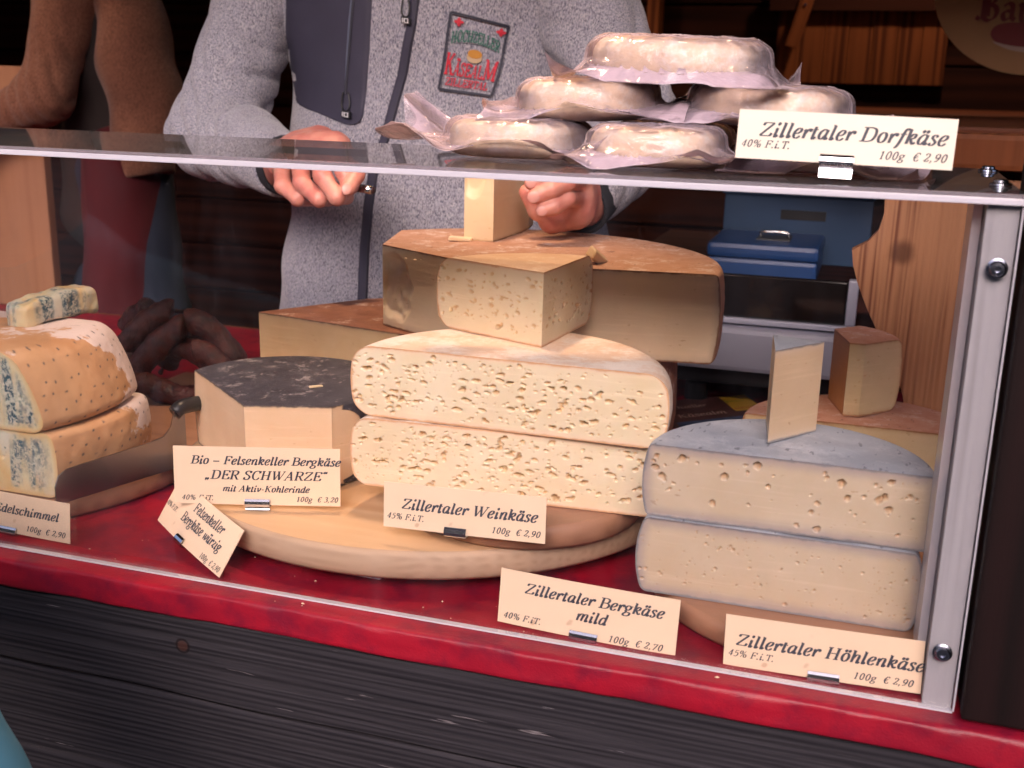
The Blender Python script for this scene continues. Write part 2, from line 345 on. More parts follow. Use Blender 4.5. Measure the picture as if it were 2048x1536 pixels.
def text_geo(V, F, text, x, y, size, M, slant=.27, thick=.115, thin=.038, xs=1., track=0, font=G, nib=0., k0=0, warp=None):
    """append ribbons; M(u, v, k) maps sheet coordinates to a point, k is the stroke layer"""
    k = k0
    def put(q, kk):
        u, v = q
        if warp: u, v = warp(u, v)
        V.append(M(x+(u+slant*v)*size*xs, y+v*size, kk))
    cx = 0
    for ch in text:
        adv, st = glyph_strokes(ch, font)
        for kind, P in st:
            k = (k+1) % 24
            if kind == 's':
                sx, sy, w = P; b = len(V)
                for q in ((cx+sx-w/2, sy-thin/2), (cx+sx+w/2, sy-thin/2), (cx+sx+w/2, sy+thin/2), (cx+sx-w/2, sy+thin/2)): put(q, k)
                F.append((b, b+1, b+2, b+3)); continue
            if kind == 'd':
                b = len(V); r = thick*.62
                for i in range(8): put((cx+P[0]+r*math.cos(i*math.pi/4), P[1]+r*math.sin(i*math.pi/4)), k)
                F.append(tuple(range(b, b+8))); continue
            if kind in 'lH' :
                segs = [P[i:i+2] for i in range(len(P)-1)]
            else: segs = [P]
            for Q in segs:
                T = np.gradient(Q, axis=0); T /= np.linalg.norm(T, axis=1)[:, None]+1e-9
                if kind == 'H': w = np.full(len(Q), thin*1.15)
                elif nib: ang = np.arctan2(T[:, 1], T[:, 0]); w = thin+(thick-thin)*np.abs(np.sin(ang-nib))
                else: w = thin+(thick-thin)*np.abs(T[:, 1])**1.4
                Nn = np.stack([-T[:, 1], T[:, 0]], 1); b = len(V)
                for i in range(len(Q)):
                    for sgn in (-.5, .5): put((cx+Q[i][0]+sgn*w[i]*Nn[i][0], Q[i][1]+sgn*w[i]*Nn[i][1]), k)
                for i in range(len(Q)-1): F.append((b+2*i, b+2*i+2, b+2*i+3, b+2*i+1))
        cx += adv+track
    return cx*size*xs

# ------------------------------------------------------------------ materials
def paste(name, c1, c2, edge, rindc, rough=.42, edgew=.010, streak=0., holec=None, rindw=.0013):
    t = Nt(name); v = t.co(); n = t.noise(v, 26, 4, .6); col = t.mix(t.rng(n, .3, .7), c1, c2)
    nf = t.noise(v, 900, 2); col = t.mix(t.math('MULTIPLY', nf, .12), col, tuple(x*.55 for x in c2))
    n3 = t.noise(v, 9, 3, .6); col = t.mix(t.rng(n3, .4, .7, 0, .5), col, tuple(a*b for a, b in zip(c2, (.86, .78, .68))))
    sc_ = t.noise(t.co((.05, .05, 1)), 260, 3, .65); col = t.mix(t.rng(sc_, .56, .70, 0, .22), col, tuple(min(1, x*1.2) for x in c1))
    pt = t.noise(t.co((1, 1, 2.2)), 150, 2, .5); col = t.mix(t.rng(pt, .70, .76, 0, .5), col, tuple(a*b for a, b in zip(c2, (.6, .45, .35))))
    e = t.attr('edge'); ne = t.math('ADD', e, t.math('MULTIPLY', t.math('SUBTRACT', t.noise(v, 120, 3), .5), .003))
    col = t.mix(t.rng(ne, 0, edgew, .85, 0, True), col, edge)
    col = t.mix(t.rng(ne, rindw*.5, rindw*1.6, 1, 0), col, rindc)
    col = t.mix(t.math('MULTIPLY', t.attr('hole'), .72), col, holec or tuple(a*b for a, b in zip(c2, (.80, .60, .42))))  # moist amber in the pits, deepened to paint in the shade inside them
    t.pset(Base_Color=col, Roughness=rough, Subsurface_Weight=.25, Subsurface_Scale=.004)
    t.p.inputs['Subsurface Radius'].default_value = (1, .6, .35)
    h = t.math('ADD', t.math('MULTIPLY', t.noise(v, 350, 4, .6), .5), t.noise(t.co((.12, .12, 1)), 190, 4, .6) if streak else 0.)
    t.bump(h, .25+streak, .0006); return t.m
def rind(name, a, b, mould, mould_amt=.5, sc=38, rough=.7, bump=.5, specks=None):
    t = Nt(name); v = t.co(); n = t.noise(v, sc, 5, .65); n2 = t.noise(v, sc*6, 4, .7)
    col = t.mix(t.rng(n, .35, .65), a, b)
    m = t.math('ADD', t.math('MULTIPLY', t.noise(v, sc*.8, 6, .72, 0), .75), t.math('MULTIPLY', n2, .25))
    col = t.mix(t.rng(m, .62-mould_amt*.22, .70-mould_amt*.18), col, mould)
    if specks:
        sp = t.noise(t.co((1, .35, 1)), 210, 2, .5); col = t.mix(t.rng(sp, .66, .72, 0, .7), col, specks)
    t.pset(Base_Color=col, Roughness=rough); h = t.math('ADD', n2, t.math('MULTIPLY', t.noise(v, sc*18, 3), .5))
    t.bump(h, bump, .0012); return t.m
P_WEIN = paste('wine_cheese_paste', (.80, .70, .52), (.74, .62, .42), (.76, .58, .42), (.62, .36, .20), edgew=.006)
R_WEIN = rind('wine_cheese_rind', (.72, .52, .37), (.76, .58, .44), (.82, .72, .62), .8, 30, .65, .4)
R_WEIN2 = rind('wine_wedge_rind', (.62, .42, .28), (.68, .50, .36), (.76, .63, .50), .4, 45, .65, .5)
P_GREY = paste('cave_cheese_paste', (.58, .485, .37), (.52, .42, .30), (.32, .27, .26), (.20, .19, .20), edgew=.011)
R_GREY = rind('grey_rind', (.32, .35, .40), (.40, .43, .48), (.47, .49, .53), .4, 26, .55, .35, (.14, .15, .17))
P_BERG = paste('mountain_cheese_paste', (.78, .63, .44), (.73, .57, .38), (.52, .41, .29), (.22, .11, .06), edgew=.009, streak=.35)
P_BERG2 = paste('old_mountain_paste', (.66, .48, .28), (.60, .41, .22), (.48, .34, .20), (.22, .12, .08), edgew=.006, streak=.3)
R_BERG = rind('washed_brown_rind', (.40, .21, .13), (.48, .28, .19), (.58, .44, .37), .45, 60, .8, .8, (.14, .07, .05))
R_BERG2 = rind('dark_brown_rind', (.20, .08, .045), (.30, .13, .075), (.52, .38, .31), .3, 42, .75, .9)
P_BLACK = paste('black_cheese_paste', (.76, .58, .40), (.70, .51, .33), (.58, .42, .27), (.10, .08, .07), edgew=.006)
R_BLACK = rind('charcoal_rind', (.035, .033, .045), (.065, .06, .075), (.34, .31, .32), .32, 60, .5, .8, (.30, .27, .26))
P_PALE = paste('pale_cheese_paste', (.78, .63, .42), (.72, .56, .35), (.70, .52, .32), (.5, .33, .18), edgew=.004)
P_SM = paste('small_wedge_paste', (.80, .65, .39), (.74, .58, .32), (.62, .45, .24), (.45, .22, .10), edgew=.006)
P_SMO = paste('small_wedge_side', (.58, .30, .12), (.50, .25, .09), (.42, .2, .09), (.36, .16, .07), edgew=.006)
R_PINK = rind('pink_rind', (.55, .27, .19), (.62, .36, .27), (.68, .48, .42), .4, 60, .75, .7, (.20, .10, .10))
R_THIN = P_THIN = paste('thin_wedge_paste', (.64, .49, .33), (.58, .43, .28), (.60, .48, .36), (.25, .24, .24), edgew=.008)

def blue_paste():
    t = Nt('blue_cheese_paste'); v = t.co(); n = t.noise(v, 28, 3, .5)
    col = t.mix(t.rng(n, .35, .65), (.66, .60, .40), (.60, .43, .20))
    pale = t.noise(t.co((1, 1, .45)), 40, 2); col = t.mix(t.rng(pale, .5, .64, 0, .7), col, (.52, .56, .52))
    wv = t.noise(t.co((1.0, 1.0, .10)), 62, 2, .5, .2); spots = t.noise(v, 260, 4, .75)
    vein = t.math('MULTIPLY', t.rng(wv, .49, .60, 0, 1), t.rng(spots, .43, .56, 0, 1))
    dots = t.rng(t.vor(v, 150), .10, .2, .85, 0); big = t.rng(t.noise(v, 30, 2), .5, .6)
    f = t.math('MAXIMUM', vein, t.math('MULTIPLY', dots, big)); f = t.math('MULTIPLY', f, t.rng(t.attr('edge'), .003, .009))
    halo = t.math('MULTIPLY', t.rng(wv, .46, .58, 0, .6), t.rng(t.attr('edge'), .003, .01))
    col = t.mix(halo, col, (.42, .50, .48)); col = t.mix(f, col, (.035, .085, .12))
    e = t.math('ADD', t.attr('edge'), t.math('MULTIPLY', n, .003)); col = t.mix(t.rng(e, .001, .006, .9, 0), col, (.60, .38, .16))
    t.pset(Base_Color=col, Roughness=.4, Subsurface_Weight=.2, Subsurface_Scale=.004)
    h = t.math('SUBTRACT', t.noise(v, 120, 4), f); t.bump(h, .5, .001); return t.m
P_BLUE = blue_paste()
def blue_rind():
    t = Nt('orange_rind'); v = t.co(); n = t.noise(v, 22, 4, .55)
    col = t.mix(t.rng(n, .35, .65), (.56, .33, .17), (.50, .26, .12))
    col = t.mix(t.rng(t.noise(v, 70, 3), .45, .75, 0, .45), col, (.66, .40, .22))
    m = t.math('ADD', t.math('MULTIPLY', t.noise(t.co((1, 1, 1.2), loc=(.43, .1, 0)), 19, 7, .66), .8), t.math('MULTIPLY', t.attr('mould'), .3))
    col = t.mix(t.rng(m, .57, .60), col, (.72, .60, .56))
    dt = t.attr('prick'); col = t.mix(dt, col, (.08, .07, .08))
    t.pset(Base_Color=col, Roughness=.6)
    h = t.math('ADD', t.math('MULTIPLY', t.noise(v, 300, 3), .5), t.rng(m, .57, .60, 0, .8)); t.bump(h, .5, .0008); return t.m
R_BLUE = blue_rind()

W_BOARD = wood('light_board_wood', (.64, .43, .25), (.50, .30, .15), 0, 60, 14, .5, .2)
W_RIM = wood('board_end_grain', (.48, .34, .23), (.38, .255, .165), 0, 90, 42, .65, .18, stretch=.10, streak=.5)
W_DARKB = wood('reddish_board_wood', (.38, .20, .12), (.25, .12, .07), 0, 60, 16, .5, .25)
W_PINE = wood('pine_board_wood', (.42, .20, .105), (.29, .115, .055), 2, 50, 14, .55, .25, knots=[((-1.63, 1.15, .23), .03), ((-1.72, 1.15, .10), .025)])
W_CUT = wood('ribbed_larch_wood', (.55, .27, .13), (.20, .065, .028), 2, 60, 60, .5, .5, knots=[((-.045, .45, .222), .012)], streak=.9, stretch=.03)
W_POST = wood('pale_post_wood', (.38, .37, .40), (.17, .155, .17), 2, 55, 40, .65, .4, stretch=.03)
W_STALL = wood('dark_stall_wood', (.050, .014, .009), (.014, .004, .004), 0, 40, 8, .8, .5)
W_STALLV = wood('brown_panel_wood', (.26, .085, .032), (.09, .026, .012), 2, 40, 16, .5, .4, streak=.8, stretch=.04)
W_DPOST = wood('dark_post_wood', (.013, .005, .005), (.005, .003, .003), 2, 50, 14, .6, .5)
W_SHELF = wood('shelf_wood', (.17, .055, .028), (.07, .022, .013), 0, 40, 8, .5, .3)
W_FRONT = wood('weathered_front_wood', (.045, .041, .047), (.009, .008, .011), 0, 55, 70, .8, 1.0, knots=[((-.542, -.0195, -.0475), .0055)], knotc=(.055, .022, .016), streak=.45, wear=(.34, .30, .31), stretch=.035)

def cloth_mat():
    t = Nt('red_oilcloth'); v = t.co(); n = t.noise(v, 14, 4, .55); n2 = t.noise(v, 38, 4, .6)
    col = t.mix(t.rng(n, .35, .68), (.31, .006, .020), (.19, .005, .018))
    col = t.mix(t.rng(n2, .46, .66, 0, .7), col, (.12, .005, .022))
    t.pset(Base_Color=col, Roughness=.42, Specular_IOR_Level=.35); t.bump(t.math('ADD', t.noise(v, 700, 2), t.math('MULTIPLY', t.noise(v, 25, 4), 3.)), .3, .0008); return t.m
M_CLOTH = cloth_mat()
def card_mat():
    t = Nt('cream_card'); v = t.co(); col = t.mix(t.noise(v, 25, 3), (.84, .65, .47), (.79, .59, .41))
    col = t.mix(t.rng(t.noise(v, 60, 2), .70, .76, 0, .5), col, (.42, .24, .14))
    t.pset(Base_Color=col, Roughness=.38); return t.m
M_CARD = card_mat()
M_CARD2 = plain('paler_card', (.80, .72, .60), .4, var=.05)
M_INK = plain('grey_blue_ink', (.045, .05, .07), .5, var=.3, vsc=90)
M_METAL = plain('clip_metal', (.62, .63, .66), .14, 1, var=.04)
M_STEEL = plain('brushed_steel', (.30, .27, .28), .30, 1, 300, .2)
M_BLACK = plain('black_plastic', (.012, .012, .014), .35)
M_SCREW = plain('screw_metal', (.30, .32, .38), .25, 1)
M_SAUS = None
def glass(name, tint, refl=1., haze=0., rough=.0, smudge=0.):
    t = Nt(name); t.n.remove(t.p); tr = t.n.new('ShaderNodeBsdfTransparent'); tr.inputs[0].default_value = (*tint, 1)
    gl = t.n.new('ShaderNodeBsdfGlossy'); gl.inputs['Roughness'].default_value = rough
    fr = t.n.new('ShaderNodeFresnel'); fr.inputs[0].default_value = 1.49; mx = t.n.new('ShaderNodeMixShader')
    f = t.math('MULTIPLY', fr.outputs[0], refl); t.l.new(f, mx.inputs[0]); t.l.new(tr.outputs[0], mx.inputs[1]); t.l.new(gl.outputs[0], mx.inputs[2])
    last = mx
    if haze:
        df = t.n.new('ShaderNodeBsdfDiffuse'); df.inputs[0].default_value = (.8, .78, .85, 1); m2 = t.n.new('ShaderNodeMixShader'); m2.inputs[0].default_value = haze
        t.l.new(mx.outputs[0], m2.inputs[1]); t.l.new(df.outputs[0], m2.inputs[2]); last = m2
    if smudge:
        df = t.n.new('ShaderNodeBsdfDiffuse'); df.inputs[0].default_value = (.7, .72, .85, 1); m3 = t.n.new('ShaderNodeMixShader')
        a = t.rng(t.noise(t.co((1, 1, .35)), 11, 4, .6, 1.2), .45, .75); b = t.rng(t.noise(t.co((2.2, 1, .25), rot=(0, .5, 0)), 60, 4, .7), .62, .70, 0, .6); c = t.rng(t.noise(t.co(), 500, 1), .74, .78, 0, 2.)
        t.l.new(t.math('MULTIPLY', t.math('ADD', t.math('ADD', a, b), c), smudge), m3.inputs[0])
        t.l.new(last.outputs[0], m3.inputs[1]); t.l.new(df.outputs[0], m3.inputs[2]); last = m3
    t.l.new(last.outputs[0], t.out.inputs[0]); return t.m
M_PANE = glass('acrylic_pane', (.985, .985, .985), .25, 0, 0, .009)
M_TOP = glass('acrylic_top', (.93, .93, .94), 1.2, .025)  # slight diffuse haze paints in brighter reflections on the top plate
M_EDGE = glass('acrylic_cut_edge', (.75, .78, .9), 1.6, .62, .15)  # whitish diffuse paints in the light held inside acrylic edges
M_SMOKE = glass('smoked_blade', (.3, .28, .3), 1., .1, .1)
def film_mat():
    t = Nt('vacuum_film'); v = t.co(); t.pset(Base_Color=(.52, .44, .50), Roughness=.09, Specular_IOR_Level=1.)
    t.bump(t.math('ADD', t.noise(v, 60, 3, .5, .8), t.math('MULTIPLY', t.vor(v, 42, 'F1'), 2.2)), .8, .0025)
    tr = t.n.new('ShaderNodeBsdfTransparent'); tr.inputs[0].default_value = (.97, .95, .95, 1); mx = t.n.new('ShaderNodeMixShader')
    fr = t.n.new('ShaderNodeFresnel'); fr.inputs[0].default_value = 1.6
    f = t.math('ADD', t.math('MULTIPLY', fr.outputs[0], 1.3), t.rng(t.noise(v, 60, 4, .6, 1.), .42, .64, .03, .20))
    t.l.new(f, mx.inputs[0]); t.l.new(tr.outputs[0], mx.inputs[1]); t.l.new(t.p.outputs[0], mx.inputs[2]); t.l.new(mx.outputs[0], t.out.inputs[0]); return t.m
M_FILM = film_mat()
M_LOAF = rind('young_cheese_skin', (.68, .52, .38), (.73, .59, .44), (.78, .72, .64), .45, 34, .5, .3)
def knit():
    t = Nt('grey_melange_knit'); v = t.co((1, 1, .32)); n = t.noise(v, 900, 2, .6); n2 = t.noise(t.co(), 120, 3, .6)
    col = t.mix(t.rng(n, .38, .58), (.055, .06, .10), (.44, .43, .47))
    col = t.mix(t.rng(n2, .35, .7, 0, .5), col, (.30, .30, .38)); t.pset(Base_Color=col, Roughness=.95, Sheen_Weight=.3)
    t.bump(t.math('ADD', n, n2), .6, .0012); return t.m
M_KNIT = knit()
M_NAVY = plain('navy_softshell', (.035, .033, .06), .7, 0, 900, .3, .2, 12)
M_BLACKC = plain('black_cuff', (.012, .014, .02), .9, 0, 900, .4)
M_ZIP = plain('zip_teeth', (.03, .03, .045), .5)
def skin():
    t = Nt('skin'); v = t.co(); n = t.noise(v, 45, 3); col = t.mix(t.rng(n, .35, .65), (.60, .27, .21), (.50, .17, .14))
    t.pset(Base_Color=col, Roughness=.42, Subsurface_Weight=.2, Subsurface_Scale=.006)
    t.bump(t.math('ADD', t.noise(v, 500, 3), t.noise(v, 90, 3)), .25, .0008); return t.m
M_SKIN = skin(); M_NAIL = plain('finger_nail', (.56, .27, .23), .38, var=.03)
def wool():
    t = Nt('brown_wool'); v = t.co((1, 1, .5)); n = t.noise(v, 420, 3, .7); n2 = t.noise(t.co(), 14, 4, .6)
    col = t.mix(t.rng(n, .35, .65), (.11, .045, .03), (.27, .125, .08)); col = t.mix(t.rng(n2, .35, .7, 0, .5), col, (.14, .055, .035))
    t.pset(Base_Color=col, Roughness=.95, Specular_IOR_Level=.1, Sheen_Weight=.2); t.bump(n, .6, .002); return t.m
M_BROWN = wool()
M_DARKT = plain('black_shirt', (.016, .010, .010), .9, 0, 300, .3)
M_RED = plain('red_apron_cloth', (.075, .003, .007), .9, 0, 600, .3)
M_JEAN = plain('dark_blue_trousers', (.014, .020, .040), .9, 0, 500, .3)
M_HAIR = plain('brown_hair', (.05, .025, .012), .6, 0, 400, .5)
def sausage_mat():
    t = Nt('smoked_sausage_skin'); v = t.co(); n = t.noise(v, 55, 5, .65, .6)
    col = t.mix(t.rng(n, .3, .7), (.10, .018, .012), (.018, .004, .005)); t.pset(Base_Color=col, Roughness=.33)
    t.bump(t.noise(v, 130, 5, .7, 1.5), .9, .003); return t.m
M_SAUS = sausage_mat()
M_BLUEBOX = plain('blue_painted_steel', (.012, .055, .19), .4)
M_BLUEC = plain('dull_blue_crate', (.02, .06, .14), .55)
M_WHITE = plain('white_scale_body', (.40, .41, .50), .4, var=.04)
M_SCREEN = plain('black_gloss', (.008, .006, .006), .08)

# ------------------------------------------------------------------ ground, street side, stall shell
g = bpy.data.meshes.new('ground'); g.from_pydata([(-60, -80, -.95), (60, -80, -.95), (60, 60, -.95), (-60, 60, -.95)], [], [(0, 1, 2, 3)])
struct(link('ground', g, plain('grey_paving', (.032, .031, .033), .9, 0, 40, .3)))
struct(box('stall_floor', (-3.4, 1.2, .0, 2.6, -.95, -.85), W_SHELF, None))
def plank_wall(name, label, x0, x1, y0, y1, z0, z1, n, mat, axis='x', cat='wall', gap=.004, jit=.003, kind=True):
    w = bpy.data.objects.new(name, None); COL.objects.link(w); tag(w, label, cat)
    for i in range(n):
        a, b = z0+(z1-z0)*i/n, z0+(z1-z0)*(i+1)/n; d = rnd.uniform(-jit, jit)
        box('plank', (x0, x1, y0+d, y1+d, a+gap/2, b-gap/2), mat, w, bev=.003)
    return w
fb = thing('building', 'unseen dark building added across the lane to block low sky', 'building', (0, -7, -.95))  # unseen facade, added to block low sky and darken pane reflections
box('wall', (-14, 14, -1, 0, 0, 4.2), plain('dark_render', (.028, .026, .026), .9), fb)
for k in range(7):
    for zz_ in (.9, 2.7): w_ = box('window', (-12.4+k*4, -11.2+k*4, .002, .03, zz_, zz_+1.1), plain('window_wood', (.05, .03, .02), .6), fb); box('pane', (-12.3+k*4, -11.3+k*4, .031, .036, zz_+.1, zz_+1.0), M_SCREEN, w_)
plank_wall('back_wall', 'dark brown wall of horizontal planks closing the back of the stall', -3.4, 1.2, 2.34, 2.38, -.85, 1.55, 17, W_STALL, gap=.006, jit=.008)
sw = bpy.data.objects.new('side_wall', None); COL.objects.link(sw); tag(sw, 'dark plank side wall of the stall behind the brown sweater', 'wall')
for i in range(17): box('plank', (-3.4, -3.36, .3, 2.3, -.85+i*.141, -.85+(i+1)*.141-.005), W_STALL, sw)
sw2 = bpy.data.objects.new('side_wall', None); COL.objects.link(sw2); tag(sw2, 'dark plank side wall of the stall beyond the round sign', 'wall')
for i in range(17): box('plank', (1.16, 1.2, .12, 2.3, -.85+i*.141, -.85+(i+1)*.141-.005), W_STALL, sw2)
box('backing', (-3.5, 1.3, 2.40, 2.42, -.85, 1.55), W_STALL, bpy.data.objects['back_wall'])  # sheet added to stop light leaking between the planks
rf = bpy.data.objects.new('stall_roof', None); COL.objects.link(rf); tag(rf, 'dark boarded roof over the cheese stall', 'roof')
for i in range(16): box('plank', (-3.5, 1.3, -.56+i*.19, -.56+(i+1)*.19-.005, 1.55, 1.58), W_STALL, rf)
for i in range(3): box('added_valance', (-3.5, 1.3, -.565, -.545, 1.19+i*.12, 1.305+i*.12), W_STALL, rf, .002)  # unseen boards added to keep the sun off the stall interior
# wall fittings behind
t_ = thing('wall_panel', 'orange brown panel of upright boards on the dark back wall behind the wrapped cheeses', 'panel', (0, 0, 0))
xs = np.linspace(-.349, .05, 8)
for i in range(7): box('board', (xs[i]+.0004, xs[i+1]-.0004, 2.30+rnd.uniform(0, .003), 2.32, .375, .545), W_STALLV, t_, .002)
box('board', (-.37, .07, 2.27, 2.333, .545, .60), W_STALL, t_)
t_ = thing('wooden_tag', 'small wooden peg board hanging over the upper corner of the brown panel', 'peg')
p = atY(1608, 20, 2.26); me = box_me(-.016, .016, -.006, .006, -.09, .03, .003)
o = link('board', me, W_STALLV, t_, loc=tuple(p)); o.rotation_euler = (0, R(15), 0)
o = link('pin', tube_me([(0, -.012, 0), (0, .0, 0)], .003), M_METAL, t_, loc=tuple(p+np.array([.003, 0, .012])))
t_ = thing('wooden_beam', 'narrow upright brown post on the back wall above the topmost wrapped cheese', 'post')
p0, p1 = atY(1300, -60, 2.28), atY(1318, 75, 2.28); box('post', (p0[0], p1[0], 2.27, 2.33, .45, 1.5), W_STALLV, t_, .003)
t_ = thing('shelf', 'wide brown wooden shelf board with bark edge behind the price card on top', 'shelf')
o = box('board', (-.25, .9, .95, 2.1, .295, .325), W_SHELF, t_, .004)
box('edge_trim', (-.05, .9, .925, .947, .270, .318), W_STALLV, t_, .008)
box('bracket', (.10, .14, 1.0, 2.0, -.85, .293), W_STALL, t_, .004); box('bracket', (.7, .74, 1.0, 2.0, -.85, .293), W_STALL, t_, .004)
# round sign
t_ = thing('round_sign', 'cream oval hanging sign with old lettering and a ham picture at the upper right', 'sign')
sc_ = atY(2082, -30, 1.55); cx_, cz_ = sc_[0], sc_[2]
n = 72; V = []; 
for yy in (1.55, 1.562):
    for k in range(n): V.append((cx_+.172*math.cos(2*math.pi*k/n), yy, cz_+.150*math.sin(2*math.pi*k/n)))
F = [tuple(range(n)), tuple(range(n, 2*n))[::-1]]+[(k, k+n, (k+1) % n+n, (k+1) % n) for k in range(n)]
M_SIGN = plain('sign_cream', (.48, .24, .10), .5, var=.08)
link('disc', mesh('disc', V, F), M_SIGN, t_)
V, F = [], []; b0 = atY(1950, 38, 1.549)
text_geo(V, F, 'Bauer', b0[0], b0[2], .064, lambda u, v, k: (u, 1.549-.00008*k, v+.12*(u-b0[0])*-.35), slant=0, thick=.15, thin=.035, font=FR, nib=.5, xs=.92)
link('lettering', mesh('lettering', V, F), plain('sign_red', (.20, .022, .02), .5), t_)
a = atY(1985, 78, 1.549); V = [(a[0]+x, 1.5485, a[2]+z) for x, z in catmull([(0, 0), (.0, .02), (.03, .028), (.10, .022), (.16, .0), (.13, -.022), (.04, -.018)], 6, True)]
link('ham_picture', mesh('ham', V, [tuple(range(len(V)))]), plain('ham_red', (.24, .018, .02), .4), t_)
V = [(a[0]+x, 1.5482, a[2]+z) for x, z in catmull([(0, -.004), (.04, -.02), (.13, -.024), (.16, -.004), (.13, -.016), (.04, -.012)], 6, True)]
link('ham_fat', mesh('fat', V, [tuple(range(len(V)))]), plain('ham_white', (.6, .42, .34), .4), t_)
link('cord', tube_me([(cx_, 1.556, cz_+.15), (cx_, 1.556, 1.55)], .002), M_BLACK, t_)

# counter
cnt = bpy.data.objects.new('counter', None); COL.objects.link(cnt); tag(cnt, 'dark weathered plank counter front below the red cloth', 'counter')
zz = [-.0175, -.0925, -.168, -.245, -.33, -.42, -.51, -.60, -.69, -.78, -.87, -.95]
for i in range(len(zz)-1):
    me = bpy.data.meshes.new('plank'); nx = 160; V = []
    for a in range(nx):
        x = -1.9+2.6*a/(nx-1); wv = .0012*math.sin(x*9+i*2)+.0008*math.sin(x*31+i)
        zt, zb = zz[i]-.0006+wv*(i > 0), zz[i+1]+.0006+(.0012*math.sin(x*9+(i+1)*2)+.0008*math.sin(x*31+i+1))
        yb = -.0195+.0009*math.sin(x*5+i)
        V += [(x, yb+.004, zt), (x, yb, zt-.003), (x, yb, zb+.003), (x, yb+.004, zb), (x, yb+.02, zb), (x, yb+.02, zt)]
    F = grid_faces(nx, 6, True)
    link('plank', mesh('plank', V, F), W_FRONT, cnt)
box('worktop', (-1.9, .7, .004, .80, -.05, -.004), W_SHELF, cnt)
box('end_panel', (-1.9, -1.86, .01, .78, -.95, -.051), W_SHELF, cnt); box('end_panel', (.66, .7, .01, .78, -.95, -.051), W_SHELF, cnt)
# red cloth : swept profile with soft waves and a folded edge
prof = [(.79, -.0035), (.6, 0), (.3, 0), (.1, 0), (.02, 0), (-.006, 0), (-.016, -.0002), (-.0192, -.0005), (-.0212, -.0014), (-.0222, -.0030), (-.0226, -.0055), (-.0232, -.012), (-.0236, -.0185), (-.0236, -.0212), (-.0226, -.0226), (-.0205, -.0226)]
nx = 420; V = []
for a in range(nx):
    x = -1.9+2.6*a/(nx-1); dx = math.exp(-((x-.06)/.05)**2)
    for j, (y, z) in enumerate(prof):
        k = min(1, max(0, (.03-y)/.04)); w = float(vnoise([(x*1., y*.3, 0)], 22, 3)[0])*.0012+float(vnoise([(x, 0, j*.04)], 60, 5)[0])*.0006
        V.append((x, y+w*k*1.2, z+(float(vnoise([(x, 1, 1)], 9, 4)[0])*.0016*k if j > 8 else w*.12*k)-(dx*.004*k if j > 8 else 0)))
o = link('tablecloth', mesh('tablecloth', V, grid_faces(nx, len(prof))), M_CLOTH, smooth=True)
tag(o, 'shiny red cloth covering the counter and turned down over its front edge', 'cloth')

# glass case
case = thing('display_case', 'clear acrylic display case standing on the red counter cloth over the cheeses', 'display case')
box('front_pane', (-.95, .0035, -.0045, -.0005, .0015, .3135), M_PANE, case)
box('top_pane', (-.95, .0045, -.0050, .200, .3140, .3200), M_TOP, case)
box('top_edge', (-.95, .0047, -.0060, -.0052, .3180, .3202), glass('edge_upper', (.8, .7, .75), 1.2, .18, .1), case)  # pinkish grey strip paints in the reflection band along the edge
box('top_edge', (-.95, .0047, -.0066, -.0052, .3140, .3178), M_EDGE, case, .0006)  # whitish strip paints in the bright highlight of the edge
box('bottom_edge', (-.95, .0035, -.0050, -.0002, .0004, .0014), M_EDGE, case)
box('side_edge', (.0036, .0046, -.0045, -.0005, .0015, .3135), M_EDGE, case)
box('post', (-.0143, .0032, .0, .030, .001, .3135), W_POST, case, .0008)
box('side_pane', (-.0200, -.0150, .016, .062, .002, .3130), glass('side_acrylic', (.85, .75, .78), 1.4, .35, .15), case)
for (px, py) in ((1994, 537), (1885, 1305)):
    c = atY(px, py, -.0046)
    o = link('screw', lathe_me([(.0001, 0), (.0058, 0), (.0058, .0006), (.0046, .0012), (.0043, .0026), (.0036, .0034), (.0018, .0036), (.0015, .0022), (.0001, .0022)], 32), M_SCREW, case, smooth=False, loc=(c[0], -.0046, c[2])); o.rotation_euler = (R(90), 0, 0)
for (px, py) in ((1983, 342), (2001, 370)):
    c = atZ(px, py, .3204); o = link('screw', lathe_me([(.0001, 0), (.0065, 0), (.0062, .001), (.0045, .0016), (.0042, .0030), (.003, .0036), (.0001, .0037)], 32), M_SCREW, case, loc=(min(c[0], -.002), c[1], .3203))
# tall dark post of the stall beside the case
t_ = thing('stall_post', 'dark brown upright stall post right of the acrylic case', 'post')
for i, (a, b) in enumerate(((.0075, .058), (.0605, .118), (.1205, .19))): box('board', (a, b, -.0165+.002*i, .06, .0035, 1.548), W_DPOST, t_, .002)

# cut-out larch panel
t_ = thing('cutout_panel', 'ribbed larch board with curved cut-out behind the small cheese wedge', 'wooden panel')
pts = [(1790, 180)]; pr = [(-.062, .44), (-.064, .29), (-.0655, .262)]
L_ = [atY(x, y, .45)[[0, 2]] for x, y in ((1770, 395), (1768, 430), (1757, 462), (1735, 485), (1704, 500), (1706, 530), (1716, 570), (1735, 620), (1762, 680), (1788, 730), (1805, 790), (1815, 860))]
L_ = [np.array([-.0655, .293])]+L_+[np.array([L_[-1][0]+.01, .0015])]; 
V = []; n = len(L_)
for yy in (.45, .468):
    for q in L_: V.append((q[0], yy, q[1]))
    for q in L_[::-1]: V.append((.16, yy, q[1]))
m_ = 2*n; F = [(k, k+1, m_-2-k, m_-1-k) for k in range(n-1)]+[tuple(m_+i for i in f)[::-1] for f in [(k, k+1, m_-2-k, m_-1-k) for k in range(n-1)]]+[(k, m_+k, m_+(k+1) % m_, (k+1) % m_) for k in range(m_)]
link('board', mesh('panel', V, F), W_CUT, t_)

